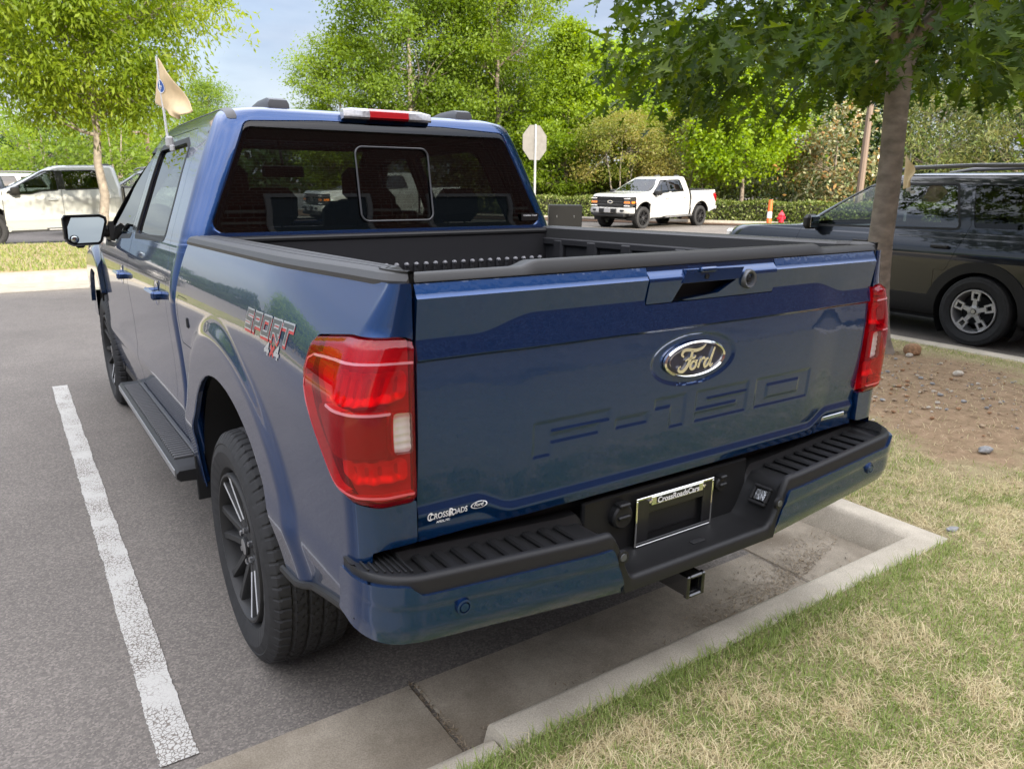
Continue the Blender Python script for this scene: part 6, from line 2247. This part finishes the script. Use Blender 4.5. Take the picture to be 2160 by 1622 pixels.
def sport_decal(root):
    """block lettering on the left bed side, read from -X"""
    dc = MB()
    segs = {'S': [[(1, 1), (0, 1), (0, .52), (1, .48), (1, 0), (0, 0)]], 'P': [[(0, 0), (0, 1), (1, 1), (1, .42), (.1, .42)]], 'O': [[(0, 0), (0, 1), (1, 1), (1, 0), (0, 0)]],
            'R': [[(0, 0), (0, 1), (1, 1), (1, .45), (.1, .45)], [(.45, .45), (1, 0)]], 'T': [[(-.1, 1), (1.1, 1)], [(.5, 1), (.5, 0)]],
            '4': [[(.75, 0), (.75, 1), (0, .3), (1, .3)]], 'X': [[(0, 0), (1, 1)], [(0, 1), (1, 0)]]}
    def draw(word, y0, z0, lw, lh, gap, wd, lay, dz, shear=.12, dy=0):
        y = y0
        for ch in word:
            for pl in segs[ch]:
                q = np.array(pl, float)
                # subdivide so that mitres stay square
                o = []
                for a, b in zip(q, q[1:]):
                    e = (b - a) / np.linalg.norm((b - a) * np.array([lw, lh]))
                    pp = np.stack([a - e * wd * .5, b + e * wd * .5])
                    yy = y - (pp[:, 0] * lw + shear * pp[:, 1] * lh) + dy
                    zz = z0 + pp[:, 1] * lh + dz
                    P2 = np.stack([np.linspace(yy[0], yy[1], 4), np.linspace(zz[0], zz[1], 4)], 1)
                    T = P2[-1] - P2[0]; T /= np.linalg.norm(T); N = np.array([-T[1], T[0]]) * wd / 2
                    A, B = P2 + N, P2 - N
                    G = np.zeros((4, 2, 3))
                    for k, Q in enumerate((A, B)):
                        G[:, k, 1:] = Q
                        G[:, k, 0] = -bedw(Q[:, 0], Q[:, 1]) - .0012 - .0006 * lay
                    dc.grid(G, lay)
            y -= lw + gap
    # red shadow, silver outline, dark face
    draw('SPORT', .905, 1.254, .048, .040, .028, .019, 0, -.006, dy=-.002)
    draw('SPORT', .905, 1.254, .048, .040, .028, .018, 1, .001)
    draw('SPORT', .905, 1.254, .048, .040, .028, .010, 2, .001)
    draw('4', .712, 1.208, .030, .026, .012, .009, 1, 0)
    draw('X', .668, 1.210, .022, .021, .012, .010, 0, 0)
    draw('4', .636, 1.208, .030, .026, .012, .009, 1, 0)
    return dc.build('side_decal', [mat('decal_red', (.36, .03, .03), rough=.4), mat('decal_silver', (.36, .38, .40), rough=.3, metal=.3), GREY_T], root, body=True, smooth=False)

truck, TP, _bp = make_pickup()
make_cab(truck, _bp, TP)
TP['decal'] = sport_decal(truck)
tag(truck, 'blue four-door pickup truck seen close from behind, tailgate shut', 'pickup truck')
# ------------------------------------------------------------------ other vehicles
WHITEP = paint('white_paint', (.42, .42, .41))
SILVERP = paint('silver_paint', (.33, .34, .325), metal=.1, rough=.4)
NAVYP = paint('dark_navy_paint', (.0045, .0065, .012), metal=.0, rough=.3, coat_ior=1.62)
NAVYP.node_tree.nodes['Principled BSDF'].inputs['Specular IOR Level'].default_value = .2
GREYP = paint('dark_grey_paint', (.045, .048, .055), metal=.3, rough=.4)
SKIP = ('side_decal', 'dealer_lettering', 'window_sticker', 'licence_plate_frame', 'blind_spot_mirror', 'trim_badge', 'parking_sensor', 'trailer_socket', 'bulkhead_rib_caps', 'tie_down', 'spare_lock')
wp = copy_tree(truck, skip=SKIP, remat={'blue_paint': WHITEP, 'machined_face': RIMD, 'grey_rim': RIMD})
wp.name = 'pickup_truck'
wp.location = (23.1, 21.53, -.02); wp.rotation_euler = (0, 0, R(99))
tag(wp, 'white four-door pickup truck with amber front lamps standing before the hedge', 'pickup truck')
sp_ = copy_tree(truck, skip=SKIP, remat={'blue_paint': SILVERP, 'machined_face': RIMD})
sp_.location = (3.12, 21.3, 0); sp_.rotation_euler = (0, 0, R(90))
tag(sp_, 'silver pickup truck parked behind the grass island, front end out of the photo', 'pickup truck')

# ---- boxy SUV, left side towards the camera
SUV = [(.20, .80, .06, 4.25, .12, .3), (.30, .885, .02, 4.33, .12, .35), (.42, .905, .0, 4.36, .13, .35), (.60, .915, .0, 4.38, .14, .35), (.80, .926, .0, 4.38, .14, .33), (.91, .930, .005, 4.37, .14, .33), (.95, .924, .01, 4.36, .14, .33), (1.02, .905, .02, 4.31, .14, .33),
       (1.06, .893, .025, 4.20, .14, .33), (1.085, .886, .03, 3.90, .14, .3), (1.105, .881, .03, 3.45, .14, .3), (1.12, .877, .035, 3.22, .14, .25), (1.16, .867, .04, 3.10, .14, .2),
       (1.28, .85, .065, 2.90, .14, .18), (1.42, .81, .095, 2.66, .14, .18), (1.56, .765, .135, 2.40, .14, .18), (1.62, .745, .155, 2.28, .15, .18), (1.67, .715, .18, 2.16, .16, .2), (1.70, .66, .22, 2.06, .18, .22),
       (1.715, .58, .30, 1.95, .2, .25), (1.725, .42, .5, 1.8, .2, .25), (1.73, .2, .8, 1.6, .1, .1), (1.731, .01, 1.0, 1.2, .01, .01)]
def make_suv(bodymat):
    root = empty('suv')
    P, reg = ring_surface(SUV, 150, (24, 12, 190, 12, 20))
    X, Y, Z = P[..., 0], P[..., 1], P[..., 2]
    side = (reg >= 1) & (reg <= 3) & (Z < 1.66)
    def ss(poly, r_): return np.where(side, sd_rpoly(Y, Z, poly, r_), -9.0)
    ay, fy, az, ar = .86, 3.53, .33, .415
    def sarch(cy): return np.maximum(np.abs(Y - cy) * 1.0, 0) * 0 + np.hypot((Y - cy) * .98, np.maximum(Z - az, 0) * 1.0) - ar
    arch = np.where((reg >= 1) & (reg <= 3), np.minimum(sarch(ay), sarch(fy)), 9)
    RD = [(1.22, .74), (1.34, .74), (1.34, .40), (2.02, .40), (2.02, 1.635), (1.16, 1.635), (1.05, 1.20), (1.08, 1.10)]
    FD = [(2.028, .40), (3.02, .40), (3.10, .50), (3.10, 1.0), (3.04, 1.14), (2.30, 1.635), (2.028, 1.635)]
    rd, fd = ss(RD, .03), ss(FD, .03)
    RW = [(1.16, 1.165), (1.985, 1.145), (1.985, 1.585), (1.30, 1.60)]
    FW = [(2.07, 1.145), (2.93, 1.125), (2.95, 1.15), (2.32, 1.575), (2.07, 1.59)]
    QW = [(.20, 1.185), (1.01, 1.175), (1.12, 1.60), (.42, 1.60)]
    rw, fw, qw = ss(RW, .03), ss(FW, .03), ss(QW, .03)
    rearw = np.where((reg <= 1) & (Z > 1.1), sd_rpoly(X, Z, [(-.76, 1.18), (.76, 1.18), (.66, 1.60), (-.66, 1.60)], .05), -9)
    ws = np.where((reg >= 3) & (Z > 1.12), sd_rpoly(X, Z, [(-.82, 1.15), (.82, 1.15), (.68, 1.62), (-.68, 1.62)], .05), -9)
    bot = Z - .27
    S = np.minimum.reduce([-rd - .003, -fd - .003, -qw, -rearw, -ws, arch, bot])
    h = panel(P, S, lambda v: np.array([.025, .01, -.005]), skipf=lambda v: abs(v[0]) < 1e-6)
    both(h).build('body', bodymat, root, weld=.0006, sharp=34)
    # cladding: arch rings and sill
    cl = np.where((reg >= 1) & (reg <= 3), np.minimum(np.maximum(np.maximum(ar + .105 - np.hypot((Y - ay) * .98, np.maximum(Z - az, 0)), ar + .105 - np.hypot((Y - fy) * .98, np.maximum(Z - az, 0))), .465 - Z), np.minimum(arch, bot)), -9)
    clp = panel(inset(P, -.014), cl, (.02, 0, 0))
    gl = [panel(inset(P, .008), np.minimum(q + .012, 9)) for q in (rw, fw, qw)]
    seal = panel(inset(P, .018), np.where((reg >= 2) & (reg <= 3), np.minimum.reduce([np.maximum(rd, fd) + .03, -rw - .02, -fw - .02]), -1))
    for m in (False, True):
        f = mirror if m else (lambda q: q)
        f(clp).build('cladding', BLACKP, root)
        f(gl[2]).build('quarter_window', GLASS_T, root)
        f(seal).build('door_seal', DARK, root)
        for sd_, win, g, hy in ((rd, rw, gl[0], 1.28), (fd, fw, gl[1], 2.20)):
            d = f(panel(P, np.minimum.reduce([sd_, -win, arch]), (.02, 0, 0))).build('door', bodymat, root, sharp=30)
            f(g).build('door_window', GLASS_S if sd_ is rd else glassmat('light_side_glass', (.84, .93, .90), refl=1.6), d)
            f(panel(inset(P, -.002), np.minimum(np.minimum(win + .020, -win + .004), sd_ - .002), (.012, 0, 0))).build('window_trim', BLACKP, d)
            hb = MB().box((-.952, hy + .02, .975), (.018, .19, .034), bev=.008)
            hb.box((-.935, hy - .05, .975), (.04, .03, .028), bev=.006).box((-.935, hy + .09, .975), (.04, .03, .028), bev=.006)
            f(hb).build('door_handle', BLACKP, d)
        pil = np.where(side, np.minimum(sd_poly(Y, Z, [(1.99, 1.15), (2.065, 1.15), (2.065, 1.60), (1.99, 1.60)]), np.maximum(rd, fd) - .001), -1)
        f(panel(inset(P, -.003), pil, (.01, 0, 0))).build('pillar_trim', DARK, root)
        rl = MB()
        pts = [(-.615, 2.22, 1.675), (-.63, 2.10, 1.735), (-.635, 1.85, 1.772), (-.635, 1.2, 1.79), (-.63, .7, 1.785), (-.61, .42, 1.76), (-.60, .30, 1.71)]
        rl.tube(pts, [.014, .02, .022, .022, .022, .02, .014], 8)
        f(rl).build('roof_rail', mat('rail_grey', (.12, .12, .125), rough=.4), root)
        mr = MB().box((-1.02, 2.86, 1.16), (.20, .12, .17), bev=.04)
        mr.box((-.92, 2.88, 1.12), (.10, .07, .06), bev=.015)
        mo = f(mr).build('side_mirror', BLACKP, root)
        f(MB().box((-1.02, 2.797, 1.16), (.165, .006, .13), bev=.002)).build('mirror_glass', MIRROR, mo)
        f(MB().box((-.84, .035, .88), (.12, .10, .20), bev=.03)).build('tail_lamp', mat('solid_red_lens', (.35, .01, .015), rough=.15, coat=1), root)
        f(MB().box((-.905, .30, .50), (.02, .10, .05), bev=.006)).build('side_reflector', mat('red_reflector', (.5, .02, .02), rough=.2), root)
        f(MB().box((-.66, 4.30, .92), (.32, .10, .16), bev=.03)).build('headlamp', REFLECTOR, root)
        for cy, nm in ((ay, 0), (fy, 1)):
            th = np.linspace(-.6, math.pi + .6, 26)
            G = np.array([[(x, cy + .43 * math.cos(t_), az + .43 * math.sin(t_)) for x in (-.88, -.58)] for t_ in th])
            hm = MB().grid(G); hm.add(np.array([[-.58, cy + .43 * math.cos(t_), az + .43 * math.sin(t_)] for t_ in th]), [list(range(26))])
            f(hm).build('wheel_housing', DARK, root)
    both(panel(inset(P, .006), rearw + .012)).build('rear_window', GLASS_T, root, weld=.0006)
    both(panel(inset(P, .006), ws + .012)).build('windscreen', GLASS_W, root, weld=.0006)
    MB().box((0, 4.36, .74), (1.1, .05, .26), bev=.02).build('grille', BLACKP, root)
    it = MB().box((0, 2.1, .45), (1.5, 3.2, .06)).box((0, 2.95, .98), (1.45, .35, .22), bev=.05)
    for x in (-.38, .38):
        it.box((x, 1.95, .85), (.48, .14, .55), bev=.05).box((x, 1.93, 1.24), (.25, .09, .18), bev=.04).box((x, 2.25, .62), (.48, .5, .16), bev=.05)
        it.box((x, 1.0, .85), (.55, .14, .5), bev=.05).box((x, .98, 1.2), (.25, .09, .15), bev=.04)
    it.build('cabin_interior', TRIMIN, root)
    MB().box((0, 2.1, .26), (1.5, 3.6, .12)).build('chassis', DARK, root)
    # wheels: five looped spokes
    ty, hw = wheel_mesh_parts(.358, .225, .225, hero=False)
    rb = MB()
    rb.lathe([(.05, .223), (.010, .224), (.003, .220), (.003, .212), (.012, .206), (.04, .20), (.18, .195)], 60, 'x')
    rb.lathe([(.12, 0), (.12, .15), (.15, .15)], 36, 'x', mi=1)
    for k in range(5):
        a = R(90) + k * 2 * math.pi / 5
        def pt(r_, t_): return (r_ * math.cos(a) - t_ * math.sin(a), r_ * math.sin(a) + t_ * math.cos(a))
        outl = [pt(*q) for q in ((.03, -.022), (.085, -.019), (.125, -.042), (.19, -.046), (.205, -.036), (.208, 0), (.205, .036), (.19, .046), (.125, .042), (.085, .019), (.03, .022))]
        hole = [pt(*q) for q in ((.130, -.020), (.182, -.024), (.182, .024), (.130, .020))]
        # ring of quads round the hole plus the stem
        O = [pt(*q) for q in ((.112, -.040), (.205, -.046), (.205, .046), (.112, .040))]
        for x0, x1 in ((.016, .045),):
            for i in range(4):
                j = (i + 1) % 4
                rb.prism([O[i], O[j], hole[j], hole[i]], x0, x1, 'x')
        rb.prism([pt(.02, -.026), pt(.13, -.018), pt(.13, .018), pt(.02, .026)], .020, .05, 'x')
        rb.lathe([(.03, .009), (.010, .008), (.010, 0)], 8, 'x', (0, .048 * math.cos(a + .63), .048 * math.sin(a + .63)), 2)
    rb.lathe([(.05, .062), (.018, .058), (.014, .04)], 30, 'x')
    cp = MB().lathe([(.03, .028), (.010, .027), (.008, .022)], 24, 'x').lathe([(.008, .022), (.007, 0)], 24, 'x', mi=1)
    place_wheels(root, [(-.935, ay, .352, -1, 0), (.935, ay, .352, 1, 0), (-.935, fy, .352, -1, 0), (.935, fy, .352, 1, 0)], ty, hw, [rb], [mat('suv_rim', (.46, .46, .47), rough=.35, metal=.6), DARK, SATIN], cp)
    return root
suv = make_suv(NAVYP)
suv.location = (7.80, 1.71, .0); suv.scale = (1.0, 1.0, 1.035)
tag(suv, 'black boxy SUV with grey five-spoke wheels parked beside the grass island', 'SUV')
def more_suv(loc, rz, m, label, s=1.0):
    c = copy_tree(suv, remat={'dark_navy_paint': m})
    c.location = loc; c.rotation_euler = (0, 0, rz); c.scale = (s, s, s * 1.03)
    tag(c, label, 'SUV')
    return c
more_suv((4.6, 25.2, 0), R(90), GREYP, 'dark grey SUV half hidden behind the silver pickup cab', 1.08)
more_suv((-1.2, 26.5, 0), R(90), GREYP, 'dark vehicle behind the silver pickup at the left edge of the photo', 1.08)
more_suv((.5, 36, 0), R(90), WHITEP, 'white vehicle far behind, its roof showing over the silver pickup')
more_suv((12.5, 30, 0), R(-70), BLUE, 'blue car glimpsed through the rear window of the blue pickup')
wp2 = copy_tree(truck, skip=SKIP, remat={'blue_paint': WHITEP})
wp2.location = (13.5, 25.5, 0); wp2.rotation_euler = (0, 0, R(90))
tag(wp2, 'white pickup glimpsed through the rear window of the blue pickup', 'pickup truck')

# ------------------------------------------------------------------ car flags
FLAGM = mat('flag_cloth', (.62, .47, .27), rough=.8, noise=(30, .08))
def car_flag(root_loc, rows, pole, clip, oval_uv, label):
    """rows: grid of points of the cloth"""
    root = empty('car_flag', root_loc)
    o = np.array(root_loc)
    A, B, C_, D_ = [np.array(q) for q in rows]          # top-mast, bottom-mast, top-fly, bottom-fly
    n = 26
    G = np.zeros((n, n, 3))
    for i in range(n):
        for j in range(n):
            u, v = i / (n - 1), j / (n - 1)
            p = (A * (1 - v) + B * v) * (1 - u) + (C_ * (1 - v) + D_ * v) * u
            nn = np.cross(B - A, C_ - A); nn /= np.linalg.norm(nn)
            p = p + nn * (.020 * math.sin(u * 7 + v * 2.5) * u + .008 * math.sin(v * 9 + u * 3) * u)
            G[i, j] = p - o
    mb = MB().grid(G)
    V, F = skirt(mb.verts(), mb.F, (.0012, .0012, 0))
    MB().add(V, F).build('flag', FLAGM, root, sharp=0)
    # blue oval badge printed on the cloth
    if oval_uv:
        (u0, v0, ru, rv) = oval_uv
        def on(u, v, lift):
            i = u * (n - 1); j = v * (n - 1)
            a, b = int(np.clip(i, 0, n - 2)), int(np.clip(j, 0, n - 2))
            fi, fj = i - a, j - b
            p = (G[a, b] * (1 - fi) + G[a + 1, b] * fi) * (1 - fj) + (G[a, b + 1] * (1 - fi) + G[a + 1, b + 1] * fi) * fj
            nn = np.cross(B - A, C_ - A); nn /= np.linalg.norm(nn)
            if nn @ (np.array(CAM) - A) < 0: nn = -nn
            return p + nn * lift
        th = np.linspace(0, 2 * math.pi, 33)
        mb = MB()
        for (k0, k1, lf, mi) in ((1.0, .88, .003, 1), (.88, 0.0, .003, 0)):
            mb.grid(np.array([[on(u0 + k * ru * math.cos(t), v0 + k * rv * math.sin(t), lf) for k in np.linspace(k1, k0, 4)] for t in th]), mi)
        tm = text_mb('Ford', 1, 2.6, shear=.3, bold=.02)
        tv = tm.verts()
        mb.add(np.array([on(u0 + ru * .26 * (q[0]) * 1.0, v0 - rv * .9 * (q[2] - .5), .0045) for q in tv]), tm.F, 1)
        mb.build('flag_badge', [mat('badge_blue', (.02, .08, .30), rough=.6), WHITE_T], root, sharp=0)
    pm = MB().tube([np.array(q) - o for q in pole], [.006, .0045], 8)
    pm.build('pole', mat('flag_pole', (.60, .60, .58), rough=.5), root)
    cm_ = MB().box(np.array(clip) - o, (.03, .05, .05), bev=.008).box(np.array(clip) - o + np.array([.0, -.05, -.03]), (.014, .06, .03), bev=.005)
    cm_.build('clip', mat('clip_plastic', (.42, .42, .42), rough=.5), root)
    tag(root, label, 'flag')
car_flag((-.83, 2.72, 1.80), ((-.815, 2.75, 2.17), (-.84, 2.80, 1.975), (-.728, 2.49, 1.922), (-.792, 2.57, 1.893)),
         [(-.815, 2.715, 1.80), (-.822, 2.755, 2.175)], (-.81, 2.71, 1.80), (.17, .50, .11, .15), 'tan dealer flag with blue oval, clipped to the left window of the blue pickup')
car_flag((6.90, 3.44, 1.62), ((6.80, 3.49, 1.975), (6.80, 3.47, 1.60), (6.70, 3.29, 1.79), (6.73, 3.36, 1.62)),
         [(6.87, 3.45, 1.60), (6.86, 3.47, 1.98)], (6.88, 3.45, 1.60), None, 'tan flag hanging limp on the window of the black SUV')

# ------------------------------------------------------------------ street furniture
POLE = mat('bronze_pole', (.16, .115, .085), rough=.6)
GALV = mat('galvanised', (.45, .46, .47), rough=.45, metal=.5)
def lamp_post(loc, h, arms, label, rad=.07, m=POLE, head='box'):
    root = empty('lamp_post', loc)
    MB().tube([(0, 0, 0), (0, 0, h)], [rad, rad * .75], 10).lathe([(0, rad * 2.2), (.25, rad * 2.2), (.3, rad)], 16, 'z').build('pole', m, root)
    for (dx, dy) in arms:
        a = MB().tube([(0, 0, h - .05), (dx, dy, h + .02)], rad * .55, 8)
        ao = a.build('arm', m, root)
        hm = MB().box((dx * 1.25, dy * 1.25, h + .02), (.55 if abs(dx) > abs(dy) else .3, .3 if abs(dx) > abs(dy) else .55, .12), bev=.03)
        hm.build('lamp_head', m if head == 'box' else mat('pale_lamp_head', (.7, .7, .68), rough=.5), ao)
    tag(root, label, 'lamp post')
lamp_post((23.54, 38.03, 0), 8.95, [(-.75, -.2)], 'bronze lamp post with one arm in front of the tall trees')
lamp_post((19.13, 53.4, 0), 8.2, [(-.8, 0), (.8, 0)], 'distant lamp post with two arms just over the cab roof', .09)
lamp_post((2.05, 48.5, 0), 4.45, [(-.35, 0), (.35, 0)], 'brown post with twin pale lamp heads left of the slim tree trunk', .12, POLE, 'pale')
lamp_post((1.22, 71.4, 0), 4.4, [(.5, 0)], 'thin distant lamp post at the far left', .10)
lamp_post((5.5, 43.8, 0), 3.9, [(-.4, 0)], 'brown post just left of the blue cab, under the flag', .13)
lamp_post((-3.0, 75.0, 0), 9.5, [(-.8, 0), (.8, 0)], 'tall distant lamp post at the left edge against the sky', .10)
lamp_post((28.3, 17.5, 0), 6.4, [(0, -.8)], 'slightly tilted brown pole between the magnolia and the oak trunk', .15)
# stop sign seen from behind
ss_ = empty('stop_sign', (9.09, 13.70, 0), R(9))
MB().box((0, .0, 1.46), (.05, .035, 2.92), bev=.006).build('post', GALV, ss_)
o8 = [(.385 * math.cos(R(22.5 + 45 * k)) / math.cos(R(22.5)) , 2.52 + .385 * math.sin(R(22.5 + 45 * k)) / math.cos(R(22.5))) for k in range(8)]
o8 = [(p[0], p[1]) for p in o8]
sg = MB().prism(o8, .021, .027, 'y')
sg.build('sign_panel', mat('sign_back', (.17, .163, .15), rough=.5, noise=(8, .12)), ss_, smooth=False)
sf = MB().prism(shrink(o8, .012), .0275, .0285, 'y')
sf.build('sign_face', mat('sign_red', (.5, .02, .03), rough=.5), ss_, smooth=False)
MB().box((0, -.02, 2.65), (.025, .012, .025), bev=.003).build('bolt', GALV, ss_)
tag(ss_, 'stop sign on a galvanised post, its pale grey back to the camera', 'sign')
# black cabinet
bc = empty('utility_cabinet', (8.0, 11.1, 0), R(-34))
MB().box((0, 0, .6), (.66, .55, 1.20), bev=.012).build('cabinet_body', mat('cabinet_black', (.006, .006, .006), rough=.5, spec=.2), bc)
for x in (-.17, .17):
    MB().box((x, -.28, .98), (.014, .02, .05), bev=.004).build('latch', SATIN, bc)
tag(bc, 'plain black metal cabinet with two latches just beyond the right bed rail', 'cabinet')
# orange delineator and hydrant
dp = empty('delineator_post', (23.78, 18.37, .0))
MB().tube([(0, 0, .04), (0, 0, 1.05)], [.09, .08], 14).build('post', mat('orange_plastic', (.75, .13, .03), rough=.5), dp)
MB().lathe([(0, .16), (.04, .15), (.05, .06)], 16, 'z').build('base', DARK, dp)
MB().lathe([(.36, .0905), (.60, .089)], 14, 'z').build('white_band', WHITE_T, dp)
tag(dp, 'upright orange marker post with a white band before the hedge', 'marker post')
hy = empty('fire_hydrant', (24.3, 18.2, 0))
HR = mat('hydrant_red', (.50, .012, .03), rough=.35, coat=.5)
MB().lathe([(0, .15), (.05, .15), (.06, .10), (.42, .10), (.44, .13), (.48, .13), (.52, .10), (.58, .06), (.60, .03), (.65, .03), (.65, 0)], 20, 'z').build('barrel', HR, hy)
nzl = MB().lathe([(-.20, 0), (-.20, .06), (-.15, .06), (-.14, .045), (.14, .045), (.15, .06), (.20, .06), (.20, 0)], 14, 'x', (0, 0, .36))
nzl.build('nozzle', HR, hy)
tag(hy, 'red fire hydrant beside the orange marker post', 'hydrant')
